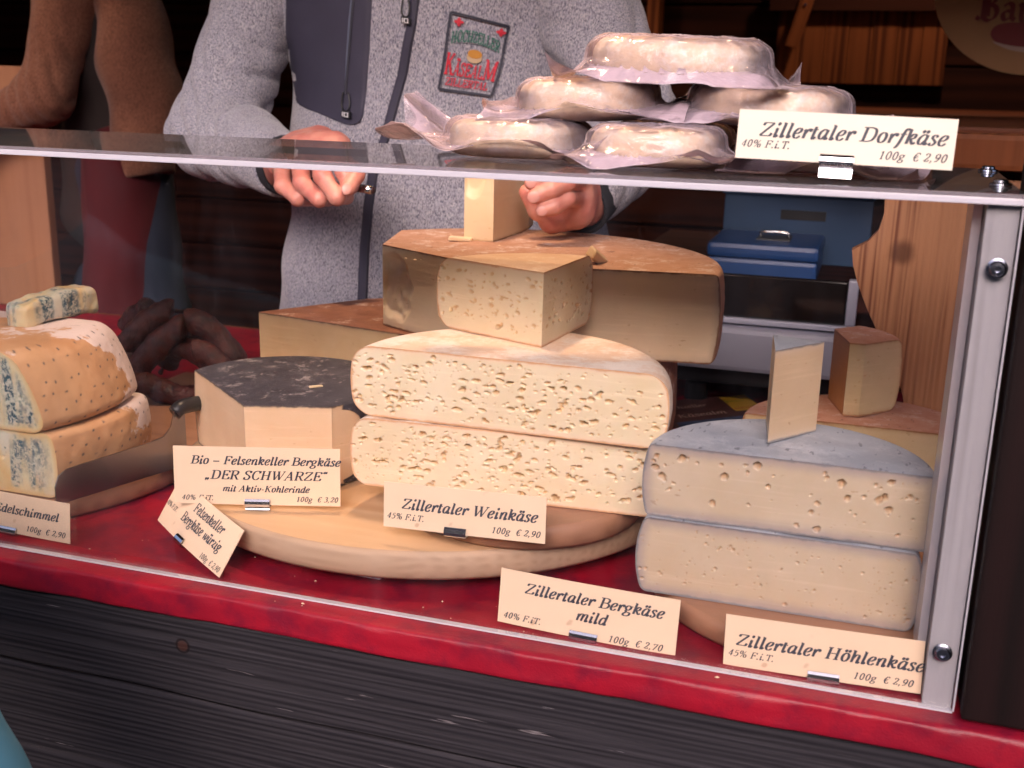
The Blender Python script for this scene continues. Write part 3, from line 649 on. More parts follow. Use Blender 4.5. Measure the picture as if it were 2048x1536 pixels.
# ------------------------------------------------------------------ cheeses
def prof_std(b=.004, c=.003, lean=0., skew=1.):
    def f(t, H):
        o = -b*abs(2*t-1)**2.2-lean*t**skew
        for d in (t*H, (1-t)*H):
            if d < c: o -= c-math.sqrt(max(0, c*c-(c-d)**2))
        return o
    return f
def mk_holes(n, L, H, rmin, rmax, asp=1.6, pw=2.2, border=.005, dark=.6, clusters=0, dep=.75):
    out = []; cl = [(rng.uniform(-.4, .4)*L, rng.uniform(.2, .8)*H) for _ in range(clusters)]
    for i in range(n):
        r = rmin+(rmax-rmin)*rng.random()**pw
        if clusters and rng.random() < .08: c = cl[rng.integers(len(cl))]; s, z = c[0]+rng.normal()*.006, c[1]+rng.normal()*.003
        else: s, z = rng.uniform(-.5, .5)*L, rng.uniform(0, 1)*H
        if z < border or z > H-border: continue
        a = rng.uniform(.9, asp); out.append((s, z, r*a, r/math.sqrt(a), r*dep, rng.uniform(-.3, .3)))
    return out
def cheese(root, c, R0, z0, z1, sides, prof, m_rind, m_paste, holes=None, res=.0011, m_alt=None, chips=(), arc_disp=.0006, top_amp=.0007, rind_attr=None):
    c = np.array(c[:2], float); H = z1-z0
    P0 = [c+R0*np.array([math.cos(R(v[1])), math.sin(R(v[1]))]) if v[0] == 'r' else np.array(v[1:3], float) for v, _ in sides]
    n = len(sides)
    nz = max(10, int(H/res)); base = np.linspace(0, 1, nz+1)
    ends = [k/H*q for q in (.0004, .001, .0018, .003, .0045) for k in (1,)]
    T = np.unique(np.round(np.concatenate([base, ends, [1-e for e in ends]]), 6)); T = T[(T >= 0) & (T <= 1)]
    def corner(i, r):
        if sides[i][0][0] == 'p': return P0[i]
        other = P0[(i+1) % n] if sides[i][1] != 'arc' else (P0[i-1] if sides[i-1][1] != 'arc' else None)
        if other is None: return c+(P0[i]-c)/R0*r
        d = P0[i]-other; d = d/np.linalg.norm(d); q = other-c; b = q@d; disc = b*b-(q@q-r*r)
        return other+d*(-b+math.sqrt(max(disc, 0)))
    rr = [R0+prof(t, H) for t in T]
    CT = [[corner(i, r) for i in range(n)] for r in rr]
    RV, RF, loop = [], [], []; mould = []
    topring = []; 
    for i in range(n):
        j = (i+1) % n; kind = sides[i][1]; A = np.array([ct[i] for ct in CT]); B = np.array([ct[j] for ct in CT])
        if kind == 'arc':
            a0 = np.arctan2(A[:, 1]-c[1], A[:, 0]-c[0]); a1 = np.arctan2(B[:, 1]-c[1], B[:, 0]-c[0]); a1 = np.where(a1 < a0, a1+2*math.pi, a1)
            na = max(8, int((a1-a0).max()*R0/.0022)); u = np.linspace(0, 1, na+1); ang = a0[:, None]+(a1-a0)[:, None]*u[None]
            X = c[0]+np.array(rr)[:, None]*np.cos(ang); Y = c[1]+np.array(rr)[:, None]*np.sin(ang); Z = np.repeat((z0+T*H)[:, None], na+1, 1)
            mk = np.minimum(1, np.minimum(u, 1-u)*12)[None]*np.minimum(1, np.minimum(T, 1-T)*12)[:, None]
            P = np.stack([X, Y, Z], -1); d = (vnoise(P, 60, 2)*1.4+vnoise(P, 180, 3)*.6)*arc_disp*mk
            P[..., 0] += d*np.cos(ang); P[..., 1] += d*np.sin(ang)
            off = len(RV); RV += list(P.reshape(-1, 3)); RF += grid_faces(len(T), na+1, False, off); topring += [tuple(P[-1, k, :2]) for k in range(na)]; loop += [tuple(P[0, k, :2]) for k in range(na)]
        else:
            L = np.linalg.norm(P0[j]-P0[i]); nu = max(6, int(L/res)); u = np.linspace(0, 1, nu+1)
            P2 = A[:, None]*(1-u[None, :, None])+B[:, None]*u[None, :, None]
            Z = np.repeat((z0+T*H)[:, None], nu+1, 1); P = np.concatenate([P2, Z[..., None]], -1)
            d = P0[j]-P0[i]; d /= np.linalg.norm(d); nrm = np.array([d[1], -d[0], 0.])
            mid = (P0[i]+P0[j])/2; s = (P2-mid)@d; zl = Z-z0
            ez = np.minimum(zl, H-zl); e = ez.copy(); ev = np.full_like(ez, 9.)
            if sides[i][0][0] == 'r': e = np.minimum(e, np.linalg.norm(P2-A[:, None], axis=-1))
            if sides[j][0][0] == 'r': e = np.minimum(e, np.linalg.norm(P2-B[:, None], axis=-1))
            bd = np.minimum(np.minimum(np.linalg.norm(P2-A[:, None], axis=-1), np.linalg.norm(P2-B[:, None], axis=-1)), ez)
            mask = np.clip(bd/.002, 0, 1)
            D = vnoise(P, 45, 7)*.00022+vnoise(P, 15, 8)*.0006; hole = np.zeros_like(D)
            hs_ = holes(L, H) if callable(holes) else []
            if hs_:
                wx = vnoise(P, 420, 12)*.00045+vnoise(P, 900, 13)*.0002; wz = vnoise(P, 420, 14)*.0004
                for (hs0, hz, ax, az, dp, tl) in hs_:
                    i0, i1 = np.searchsorted(T, ((hz-az*1.8)/H, (hz+az*1.8)/H)); i1 = min(len(T), i1+1)
                    if i1 <= i0: continue
                    su = s[i0:i1]+wx[i0:i1]-hs0; zu = zl[i0:i1]+wz[i0:i1]-hz+tl*su
                    q = (su/ax)**2+(zu/az)**2; v = np.clip(1-q**3, 0, 1)**.5
                    rim = 0
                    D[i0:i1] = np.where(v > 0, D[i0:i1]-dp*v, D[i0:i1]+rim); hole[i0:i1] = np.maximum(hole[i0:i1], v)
                D = np.maximum(D, -.0062)
            for (side, cs, cz, ax, az, dp) in chips:
                if side == i:
                    q = ((s-cs)/ax)**2+((zl-cz)/az)**2+vnoise(P, 90, 21)*.25; D -= dp*np.clip((1-q)*2.2, 0, 1)*(1+.35*vnoise(P, 160, 22))
            P = P+nrm*(D*mask)[..., None]
            me = mesh('cut_face', P.reshape(-1, 3), grid_faces(len(T), nu+1))
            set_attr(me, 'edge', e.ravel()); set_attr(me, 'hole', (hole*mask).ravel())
            link('cut_face', me, m_alt if kind == 'alt' else m_paste, root, True)
            nn = max(2, nu//2); topring += [tuple(A[-1]*(1-k/nn)+B[-1]*k/nn) for k in range(nn)]; loop += [tuple(A[0]*(1-k/nn)+B[0]*k/nn) for k in range(nn)]
    tr = np.array(topring); cen = tr.mean(0); sg = list(np.linspace(0, 1, 26)[1:]**.9); m = len(tr); off = len(RV)
    RV.append((cen[0], cen[1], z1+top_amp*.5))
    for q in sg:
        Q = cen+(tr-cen)*q; zz_ = z1+vnoise(np.c_[Q, np.zeros(m)], 50, 31)*top_amp*min(1, (1-q)*8)
        RV += [(Q[k, 0], Q[k, 1], zz_[k]) for k in range(m)]
    RF += [(off, off+1+k, off+1+(k+1) % m) for k in range(m)]
    for a in range(len(sg)-1):
        o1 = off+1+a*m; o2 = o1+m; RF += [(o1+k, o2+k, o2+(k+1) % m, o1+(k+1) % m) for k in range(m)]
    if any(k_ == 'arc' for _, k_ in sides): off = len(RV); RV += [(x, y, z0) for x, y in loop]; RF.append(tuple(off+k for k in range(len(loop)))[::-1])
    else: link('rind', mesh('base', [(x, y, z0) for x, y in loop], [tuple(range(len(loop)))[::-1]]), m_rind, root)
    me = mesh('rind', RV, RF)
    if rind_attr: rind_attr(me, np.array(RV))
    import bmesh
    bm = bmesh.new(); bm.from_mesh(me); bmesh.ops.remove_doubles(bm, verts=bm.verts[:], dist=.00002); bm.to_mesh(me); bm.free()
    o = link('rind', me, m_rind, root, True)
    return root

GR = 'stacked half wheels of cheese'
# boards and what the wheels stand on
def board(label, c, rad, z0, z1, m1, m2, sx=1.):
    t = thing('round_board', label, 'board', (c[0], c[1], z0)); H = z1-z0
    link('top', lathe_me([(.0005, H-.001), (rad*.99-.002, H-.001), (rad*.99-.001, H)] if False else [(.001, H), (rad*.5, H), (rad-.0042, H)], 180, caps=(1, 0)), m1, t).scale = (sx, 1, 1)
    link('rim', lathe_me([(rad-.0042, H), (rad-.0022, H-.0009), (rad-.0004, H-.004), (rad, H*.5), (rad-.0008, .004), (rad-.004, .0004), (.001, 0.)], 180, caps=(0, 1)), m2, t, True).scale = (sx, 1, 1)
    return t
board('large pale round board with the wine cheese and the black-rind wedge on it', (-.44, .255), .236, .0115, .035, W_BOARD, W_RIM)
board('thin reddish round board lying on the large pale board under the wine cheese', (-.325, .152), .098, .0356, .0555, W_DARKB, W_DARKB)
board('brown round board under the two grey half wheels', (-.090, .138), .123, .0005, .019, W_DARKB, W_DARKB)
board('reddish round board at the far left under the blue cheese', (-.87, .175), .2, .0005, .021, W_DARKB, W_DARKB)
t_ = thing('support_block', 'small clear block under the front of the large pale board', 'block')
a = atZ(665, 1138, .004); box('block', (a[0], a[0]+.04, .045, .075, .0006, .011), M_EDGE, t_, .001)
t_ = thing('support_block', 'dark block under the back of the large pale board', 'block')
box('block', (-.52, -.36, .36, .42, .0006, .011), M_BLACK, t_, .001)

hW = lambda k: (lambda L, H: mk_holes(int(L*H*1e4*k), L, H, .0004, .0022, 1.9, 2.6, .004, clusters=4, dep=1.7))
t_ = thing('half_wheel', 'cream wine cheese half wheel full of holes, upper one of its stack', 'cheese', group=GR)
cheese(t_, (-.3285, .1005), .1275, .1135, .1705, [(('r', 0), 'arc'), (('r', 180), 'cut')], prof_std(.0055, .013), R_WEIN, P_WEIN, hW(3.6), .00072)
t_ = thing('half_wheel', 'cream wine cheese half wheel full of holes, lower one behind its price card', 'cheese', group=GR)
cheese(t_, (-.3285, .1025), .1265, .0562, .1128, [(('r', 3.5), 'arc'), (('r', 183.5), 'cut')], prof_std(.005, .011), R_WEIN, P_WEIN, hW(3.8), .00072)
t_ = thing('cheese_wedge', 'cream wine cheese quarter with small holes sitting on the wine cheese stack', 'cheese')
cheese(t_, (-.3125, .147), .114, .1708, .2305, [(('p', -.3125, .1465), 'cut'), (('r', 84), 'arc'), (('r', 158), 'cut')], prof_std(.006, .011), R_WEIN2, P_WEIN,
       lambda L, H: mk_holes(int(L*H*1e4*2.6), L, H, .0004, .0024, 2.0, 2.6, .006, clusters=5), .0007)
hG = lambda k, rmax: (lambda L, H: mk_holes(int(L*H*1e4*k), L, H, .0004, rmax, 1.2, 3.0, .006, clusters=2, dep=1.4))
t_ = thing('half_wheel', 'grey-rind half wheel with round holes, the upper of the two', 'cheese', group=GR)
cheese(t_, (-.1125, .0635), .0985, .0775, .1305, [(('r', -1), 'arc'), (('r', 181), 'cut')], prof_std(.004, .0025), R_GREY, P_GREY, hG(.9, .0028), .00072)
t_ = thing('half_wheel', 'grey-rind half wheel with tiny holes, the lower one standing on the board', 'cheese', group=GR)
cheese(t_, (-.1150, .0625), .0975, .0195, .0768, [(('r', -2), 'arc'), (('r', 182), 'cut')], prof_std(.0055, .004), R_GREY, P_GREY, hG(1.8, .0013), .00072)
# thin upright wedge
zt = .1985; A_ = atZ(1535, 888, .131); B_ = atZ(1649, 683, zt); D_ = atZ(1549, 669, zt)
t_ = thing('cheese_wedge', 'thin upright slice with grey rind on top of the grey half wheel', 'cheese')
cheese(t_, (A_[0], .2), .2, .1312, zt, [(('p', A_[0], A_[1]), 'cut'), (('p', B_[0], B_[1]), 'cut'), (('p', D_[0]-.001, D_[1]), 'cut')], prof_std(), R_GREY, P_THIN, None, .0011)
# brown mountain cheeses
t_ = thing('large_cheese', 'large brown-rind wheel with broad cut faces under the pale block', 'cheese')
cheese(t_, (-.4, .297), .208, .1352, .2152, [(('r', -2.5), 'arc'), (('r', 138), 'cut'), (('p', -.528, .323), 'cut'), (('p', -.41, .256), 'cut')], prof_std(.004, .004), R_BERG, P_BERG, None, .0013,
       chips=[(2, -.050, .040, .030, .034, .0030)])
t_ = thing('large_cheese', 'dark brown-rind wheel lying under the large wheel at the back', 'cheese')
cheese(t_, (-.44, .33), .205, .0358, .1345, [(('r', -25), 'arc'), (('r', 100), 'cut'), (('p', -.60, .44), 'cut'), (('p', -.672, .330), 'cut')], prof_std(.004, .004), R_BERG2, P_BERG2, None, .0014)
t_ = thing('cheese_wedge', 'black-rind mountain cheese piece standing on the pale board', 'cheese')
cheese(t_, (-.565, .187), .0985, .0358, .1075, [(('r', -16), 'arc'), (('r', 176), 'cut'), (('p', -.557, .106), 'cut'), (('p', -.488, .129), 'cut')], prof_std(.004, .002), R_BLACK, P_BLACK, None, .0011)
t_ = thing('flat_wheel', 'pink-rind half wheel at the back right under the small wedge', 'cheese')
cheese(t_, (-.066, .337), .107, .012, .080, [(('r', 0), 'arc'), (('r', 180), 'cut')], prof_std(.003, .003), R_PINK, P_SM, lambda L, H: mk_holes(40, L, H, .0004, .0018, 2, 2.5), .0011)
t_ = thing('cheese_wedge', 'small golden wedge on the pink-rind wheel in front of the larch panel', 'cheese')
cheese(t_, (-.100, .392), .0660, .0805, .1495, [(('r', 8), 'arc'), (('r', 62), 'cut'), (('p', -.099, .418), 'alt'), (('p', -.083, .361), 'cut'), (('p', -.069, .362), 'cut')], prof_std(.004, .006), R_PINK, P_SM,
       lambda L, H: mk_holes(10, L, H, .0004, .001, 2, 2.5), .0011, m_alt=P_SMO)
# pale block being held, flake, strip
q0, q1, q2 = atZ(928, 480, .2157), atZ(986, 484, .2157), atZ(1058, 458, .2157); q3 = q0+np.array([.012, .062, 0])
t_ = thing('cheese_block', 'pale upright cheese block held by the seller on the large wheel', 'cheese')
cheese(t_, ((q0[0]+q2[0])/2, q1[1]+.05), .1, .2158, .305, [(('p', q0[0], q0[1]), 'cut'), (('p', q1[0], q1[1]), 'cut'), (('p', q2[0], q2[1]), 'cut'), (('p', q2[0]-.006, q2[1]+.035), 'cut'), (('p', q3[0], q3[1]), 'cut')], prof_std(), P_PALE, P_PALE, None, .0011, chips=[(0, -.006, .075, .016, .035, .003)])
def chunk(name, label, px, py, z, size, m, rot, cat='cheese', m2=None):
    p = atZ(px, py, z); t = thing(name, label, cat, tuple(p), rz=rot)
    me = box_me(-size[0]/2, size[0]/2, -size[1]/2, size[1]/2, .0003, size[2], min(size)*.18)
    for v in me.vertices:
        k = float(vnoise([tuple(v.co*60)], 1, 3)[0]); v.co.x *= 1+.15*k; v.co.z *= 1-.5*(v.co.x/size[0]+.5)*.6
    set_attr(me, 'edge', [.02]*len(me.vertices)); set_attr(me, 'hole', [0]*len(me.vertices)); link('paste', me, m, t)
    return t
chunk('cheese_flake', 'thin pale flake lying at the foot of the held block', 922, 481, .2158, (.022, .012, .004), P_PALE, .2)
t_ = chunk('cheese_strip', 'small golden strip with a bit of rind behind the wine cheese quarter', 1190, 525, .2156, (.009, .030, .011), P_PALE, -.25)
t_.rotation_euler = (R(-28), R(18), R(-22))
box('rind', (-.004, .004, .0148, .0165, .001, .008), R_BERG2, t_, .0004)
chunk('cheese_flake', 'small white shred of rind on the black top', 632, 775, .1078, (.012, .003, .0022), P_PALE, .9)
# blue cheese
def prick_attr(me, V):
    pk = np.zeros(len(V)); md = np.zeros(len(V)); c = np.array([-.865, .117]); a = np.arctan2(V[:, 1]-c[1], V[:, 0]-c[0])*.165
    H0 = V[:, 2].min(); gx, gz = .0135, .0150
    for iy in range(-8, 9):
        for iz in range(0, 7):
            ax = iy*gx+(iz % 2)*gx*.5+rng.normal()*.0022; az = H0+.006+iz*gz*.8+rng.normal()*.0018
            pk = np.maximum(pk, np.clip(1.6-((a-ax)**2+(V[:, 2]-az)**2)/(.0010**2), 0, 1))
    pk[(V[:, 2] > V[:, 2].max()-.001)] = 0
    set_attr(me, 'prick', pk); md = np.clip((V[:, 1]-.10)/.08, 0, 1)+np.clip((V[:, 2]-V[:, 2].max()+.03)/.03, 0, 1)*.35
    set_attr(me, 'mould', md-.25*(V[:, 2].min() < .05))
hB = lambda L, H: mk_holes(30, L, H, .0006, .0022, 1.8, 2, .006, dep=.6)
t_ = thing('blue_cheese', 'orange-rind blue cheese block, lower one of the two at the far left', 'cheese')
cheese(t_, (-.865, .117), .172, .0225, .0795, [(('r', -22), 'arc'), (('r', 24), 'cut'), (('p', -.88, .187), 'cut'), (('p', -.88, .0525), 'cut')], prof_std(.004, .006), R_BLUE, P_BLUE, hB, .0009, rind_attr=prick_attr)
t_ = thing('blue_cheese', 'orange-rind blue cheese block with white mould, upper one of the two', 'cheese')
cheese(t_, (-.868, .113), .170, .0800, .1480, [(('r', -22), 'arc'), (('r', 22), 'cut'), (('p', -.88, .18), 'cut'), (('p', -.88, .049), 'cut')], prof_std(.002, .012, .026, 1.5), R_BLUE, P_BLUE, hB, .0009, rind_attr=prick_attr)
t_ = thing('cheese_slice', 'small speckled blue cheese slice lying on top of the orange blocks', 'cheese')
a, b = atZ(48, 648, .152), atZ(197, 615, .152)
d = (b-a)[:2]; L0 = np.linalg.norm(d)
def slice_sdf(P):
    q = np.abs(P-np.array([L0*.5, .012, .0115])-np.stack([P[..., 0]*0, P[..., 0]*0, (P[..., 0]-L0*.5)**2*-2.2], -1)); hs2 = np.array([L0*.5-.006, .009, .0065])
    k = np.clip(q-hs2, 0, None); w_ = vnoise(P, 70, 5)*.0016+vnoise(P, 190, 6)*.0006+np.clip(P[..., 0]/L0, 0, 1)*-.0012
    return np.linalg.norm(k, axis=-1)-.0052+w_
V, Q = surfnet(slice_sdf, (-.01, -.01, -.008), (L0+.012, .035, .034), .0011)
me = fast_mesh('slice', V, Q); set_attr(me, 'edge', np.clip(.012-np.abs(V[:, 0]/L0-.45)*.010, .0035, .02)); set_attr(me, 'hole', [0]*len(V)); link('paste', me, P_BLUE, t_)
t_.location = (a[0], a[1], .1478); t_.rotation_euler = (0, R(-3), math.atan2(d[1], d[0]))
# broad knife standing against the blue cheese
t_ = thing('cheese_cleaver', 'broad smoky blade with black handle leaning before the blue cheese', 'cleaver')
K = [atZ(112, 1010, .0225), atZ(352, 935, .0225)]
t0, t1 = K[0], K[1]; dd = (t1-t0)/np.linalg.norm(t1-t0); Ln = np.linalg.norm(t1-t0); up = np.array([0, 0, 1.])
out_ = [(0, 0), (0, .016), (.004, .025), (.012, .029), (Ln-.03, .031), (Ln-.012, .033), (Ln-.004, .040), (Ln, .052), (Ln+.003, .058), (Ln+.012, .058), (Ln+.012, .0)]
n = len(out_); sd_ = np.cross(dd, up)*.0016; V = [t0+dd*a+up*b for a, b in out_]+[t0+dd*a+up*b+sd_ for a, b in out_]
F = [tuple(range(n)), tuple(range(n, 2*n))[::-1]]+[(k, k+n, (k+1) % n+n, (k+1) % n) for k in range(n)]
link('blade', mesh('blade', V, F), M_STEEL, t_)
e_ = t0+dd*(Ln+.002)+up*.052; me = tube_me(catmull([e_, e_+dd*.012+up*.004, e_+dd*.04+up*-.004+np.array([0, .02, 0]), e_+dd*.07+np.array([0, .04, -.03])], 6), [.007]*19, 10)
link('handle', me, M_BLACK, t_, True)
# ------------------------------------------------------------------ price cards
def card(label, P_bl, P_br, P_tl, rows, clip, bend=.0, group='price cards on metal clips', thick=.0006, mat=M_CARD):
    bl, br, tl = (np.array(p, float) for p in (P_bl, P_br, P_tl)); u = br-bl; Wd = np.linalg.norm(u); u /= Wd; v = tl-bl; v -= u*(v@u); Ht = np.linalg.norm(v); v /= Ht
    n_ = np.cross(u, v); 
    if n_@(CAM-bl) < 0: n_ = -n_
    t = thing('price_card', label, 'price card', tuple(bl), group=group)
    def M(a, b, off=0.): return u*a+v*b+n_*(off+bend*4*(a/Wd)*(1-a/Wd)+bend*.6*(b/Ht))
    nu, nv = 24, 6; V = []; F = []
    for off in (0, -thick):
        for j in range(nv+1):
            for i in range(nu+1): V.append(M(Wd*i/nu, Ht*j/nv, off))
    m = (nu+1)*(nv+1); F = grid_faces(nv+1, nu+1)+[f[::-1] for f in grid_faces(nv+1, nu+1, False, m)]
    ringi = [i for i in range(nu+1)]+[(nu+1)*j+nu for j in range(1, nv+1)]+[(nu+1)*nv+i for i in range(nu-1, -1, -1)]+[(nu+1)*j for j in range(nv-1, 0, -1)]
    F += [(ringi[k], ringi[k]+m, ringi[(k+1) % len(ringi)]+m, ringi[(k+1) % len(ringi)]) for k in range(len(ringi))]
    link('card', mesh('card', V, F), mat, t)
    V, F = [], []
    for (txt, x, y, size, align, kw) in rows:
        kw = dict(kw); w = text_width(txt, kw.get('track', 0))*size*kw.get('xs', 1.)
        x0 = x*Wd-(w/2 if align == 'c' else w if align == 'r' else 0)
        text_geo(V, F, txt, x0, y*Ht, size, lambda a, b, k: M(a, b, .00012+.000012*k), **kw)
    link('lettering', mesh('lettering', V, F), M_INK, t)
    if clip is not None:
        cx, w, drop = clip; pr = [(-.0045, -.001), (-.0015, -.0022), (.001, -.0022), (.0024, -.0010), (.0029, .0012), (.0024, .0034), (.0012, .0050), (.0008, .0052), (.0018, .0034), (.0021, .0012), (.0017, -.0002), (.0008, -.0012), (-.0045, -.0016)]
        V = []
        for a in (cx*Wd-w/2, cx*Wd+w/2):
            for (o_, b) in pr: V.append(M(a, b, o_))
        k = len(pr); F = [(i, (i+1) % k, k+(i+1) % k, k+i) for i in range(k)]+[tuple(range(k))[::-1], tuple(range(k, 2*k))]
        V = [q if True else q for q in V]; link('clip', mesh('clip', V, F), M_METAL, t)
        if drop:
            x0, x1 = cx*Wd-w/2, cx*Wd+w/2; V = [M(x0, -.001, -.001), M(x1, -.001, -.001), M(x1-w*.02, -drop, .001), M(x0+w*.02, -drop, .001)]
            V += [q-n_*.0005 for q in V]; F = [(0, 1, 2, 3), (7, 6, 5, 4), (0, 4, 5, 1), (1, 5, 6, 2), (2, 6, 7, 3), (3, 7, 4, 0)]
            link('clip_foot', mesh('foot', V, F), M_METAL, t)
    return t
sm = dict(thick=.12, thin=.055, slant=.3, track=.02)
bg_ = dict(thick=.14, thin=.05, slant=.3, track=.015)
hb = atY(1446, 1328, .0085), atY(1841, 1388, .0085), atY(1457, 1228, .0125)
card('cream price card for the cave cheese leaning at the bottom right corner post', *hb,
     [('Zillertaler Höhlenkäse', .53, .42, .0125, 'c', bg_), ('45% F.i.T.', .02, .20, .0068, 'l', sm), ('100g  € 2,90', .96, .11, .0070, 'r', sm)], (.52, .020, .0), .0008)
bb = atY(995, 1242, .0105), atY(1350, 1312, .0085), atY(1018, 1137, .016)
card('cream price card for the mild cheese standing between the two wooden boards', *bb,
     [('Zillertaler Bergkäse', .53, .62, .0118, 'c', bg_), ('mild', .53, .32, .0118, 'c', bg_), ('40% F.iT.', .03, .10, .0068, 'l', sm), ('100g  € 2,70', .93, .04, .0072, 'r', sm)], (.50, .020, .0), .002)
wb = atZ(767, 1052, .0385), atZ(1090, 1088, .0385), atY(773, 963, .066)
wb = (atY(767, 1052, .040), atY(1090, 1088, .042), atY(773, 963, .045))
card('cream price card for the wine cheese in front of the big cream half wheels', *wb,
     [('Zillertaler Weinkäse', .53, .44, .0122, 'c', bg_), ('45% F.i.T.', .02, .20, .0068, 'l', sm), ('100g  € 2,90', .97, .12, .0070, 'r', sm)], (.46, .017, .0), .001)
sb = (atZ(350, 1006, .040), atZ(681, 1013, .040), None); sb = (sb[0], sb[1], atY(350, 891, sb[0][1]+.004))
card('cream three-line price card in front of the black-rind cheese', *sb,
     [('Bio – Felsenkeller Bergkäse', .55, .70, .0102, 'c', bg_), ('„DER SCHWARZE“', .55, .44, .0112, 'c', bg_), ('mit Aktiv-Kohlerinde', .55, .23, .0078, 'c', bg_), ('40% F.iT.', .04, .07, .0062, 'l', sm), ('100g  € 3,20', .985, .07, .0064, 'r', sm)], (.50, .020, .004), .0005)
f0, f1 = atZ(315, 1040, .016), atZ(438, 1155, .0025); f2 = atZ(345, 938, .052)
card('tilted price card for the spicy cheese slipping off the pale board', f0, f1, f2,
     [('Felsenkeller', .60, .66, .0125, 'c', dict(bg_, xs=.72)), ('Bergkäse würzig', .58, .36, .0125, 'c', dict(bg_, xs=.72)), ('40% F.iT.', .0, .40, .0062, 'l', dict(sm, xs=.8)), ('100g  € 2,90', .97, .05, .0070, 'r', dict(sm, xs=.75))], (.42, .012, .0), .003)
e1 = atY(140, 1088, .010); e0 = e1+(atY(0, 1060, .010)-e1)*1.55
t_e = atY(152, 1010, .013)-atY(140, 1088, .010)
card('price card for the blue cheese cut off by the left photo edge', e0, e1, e0+t_e,
     [('Edelschimmel', .90, .50, .0108, 'r', bg_), ('100g  € 2,90', .96, .12, .0072, 'r', sm)], (.42, .022, .0), .0008)
db = (atY(1470, 315, .024), atY(1904, 341, .024), atY(1478, 218, .027))
card('pale price card standing on the case top before the wrapped cheeses', *db,
     [('Zillertaler Dorfkäse', .53, .47, .0128, 'c', dict(bg_)), ('40% F.i.T.', .02, .24, .0066, 'l', sm), ('100g  € 2,90', .97, .14, .0072, 'r', sm)], (.48, .0195, .0085), .0004, mat=M_CARD2)

# ------------------------------------------------------------------ wrapped cheeses on the case top
def pack(label, c, a, b, H, z, rz=0., tilt=(0, 0), seed=1, flap=(), bag=(1.5, 1.35), droop=.3):
    t = thing('wrapped_cheese', label, 'wrapped cheese', (c[0], c[1], z), group='vacuum packed cheeses piled on the case', rz=R(rz))
    t.rotation_euler = (R(tilt[0]), R(tilt[1]), R(rz)); r_ = np.random.default_rng(seed)
    ne = 2.5; V = []; m = 96; prof = [(0.02, 0), (.6, 0), (.84, .02), (.95, .12), (.995, .32), (1., .5), (.985, .68), (.92, .86), (.80, .96), (.5, 1.0), (.02, 1.02)]
    prof = [tuple(q) for q in catmull(prof, 4)]
    for (q, zz_) in prof:
        for k in range(m):
            th = 2*math.pi*k/m; ct, st = math.cos(th), math.sin(th); rr = (abs(ct)**ne+abs(st)**ne)**(-1/ne)*(1+.025*math.sin(3*th+seed))
            V.append((a*q*rr*ct, b*q*rr*st, H*zz_+.0012))
    V = np.array(V); V[:, 2] += vnoise(V, 40, seed)*.0012*np.clip(V[:, 2]/H*3, 0, 1)
    F = grid_faces(len(prof), m, True); F += [tuple(range(m))[::-1], tuple((len(prof)-1)*m+k for k in range(m))]
    link('cheese', mesh('loaf', V, F), M_LOAF, t, True)
    nu, nv = 150, 120; A, B = a*bag[0], b*bag[1]
    u, v = np.meshgrid(np.linspace(-1, 1, nu), np.linspace(-1, 1, nv), indexing='ij')
    x = A*np.sign(u)*np.abs(u)**.95+.003*np.sin(v*5+seed)*np.abs(u)**4; y = B*v+.003*np.sin(u*6+seed)*np.abs(v)**4
    rho = ((np.abs(x)/a)**ne+(np.abs(y)/b)**ne)**(1/ne); P2 = np.stack([x, y, np.zeros_like(x)], -1)
    th = np.arctan2(y/b, x/a)
    def ridge(sc, sd): return (1-np.abs(vnoise(P2, sc, sd)))**2-.45
    o = np.clip(rho-1, 0, None); seam = H*.42-droop*H*np.clip(o/.4, 0, 1)
    wav = (np.sin(th*5+seed)*.5+vnoise(P2, 32, seed+5)*1.2)*.0075*np.clip(o/.35, 0, 1.4)
    rho = rho/1.07; o = np.clip(rho-1, 0, None); inside = np.clip(1-np.clip(rho, 0, 1)**8, 0, 1)**.5
    tent = np.clip(1-o/(.22+.12*np.sin(th*4+seed*2)), 0, 1)**1.8
    cr = (ridge(48, seed)*.0032+ridge(120, seed+2)*.0010+(1-np.abs(np.sin(th*4.5+seed+1.5*vnoise(P2, 18, 9))))**2*.0028*tent)*np.clip((rho-.55)*2.2, .38, 1)*(1-.75*np.exp(-((rho-.97)/.10)**2))
    zt = np.where(rho < 1, H*(.60+.41*inside)+.0018, seam+(H*.18)*tent)+np.where(rho < 1, np.maximum(cr*.8, -.0012), cr)+wav
    zt = np.where(rho < 1, zt, np.maximum(zt, seam+wav+.0002))
    zb = np.where(rho < 1, H*.40*(1-inside)+.0004, seam-(H*.02)*tent-.0004)+wav*np.where(rho < 1, 0, 1)
    cn = (np.abs(u)*np.abs(v))**4*(.012+.008*np.sin(seed*3+np.sign(u)*2+np.sign(v)))*np.where(np.sin(seed*7+2*np.sign(u)+np.sign(v)*1.3) > -.2, 1, -.3); zt = zt+cn; zb = zb+cn
    for (dx, dy, st, amt, cx_) in flap:      # direction, start, rise, sideways pull
        s_ = np.clip((x*dx+y*dy)-st, 0, None); rise = amt*(s_/.03)**1.5
        zt = zt+rise; zb = zb+rise; x = x+cx_*dx*s_; y = y*(1-.55*np.clip(s_/.05, 0, 1)*abs(dx)); 
    zt = np.maximum(zt, zb+.0003); zmin = .0005; zb = np.maximum(zb, zmin); zt = np.maximum(zt, zmin+.0006)
    V = np.concatenate([np.stack([x, y, zt], -1).reshape(-1, 3), np.stack([x, y, zb], -1).reshape(-1, 3)])
    F = [f[::-1] for f in grid_faces(nu, nv)]+grid_faces(nu, nv, False, nu*nv)
    link('film', mesh('film', V, F), M_FILM, t, True)
    return t
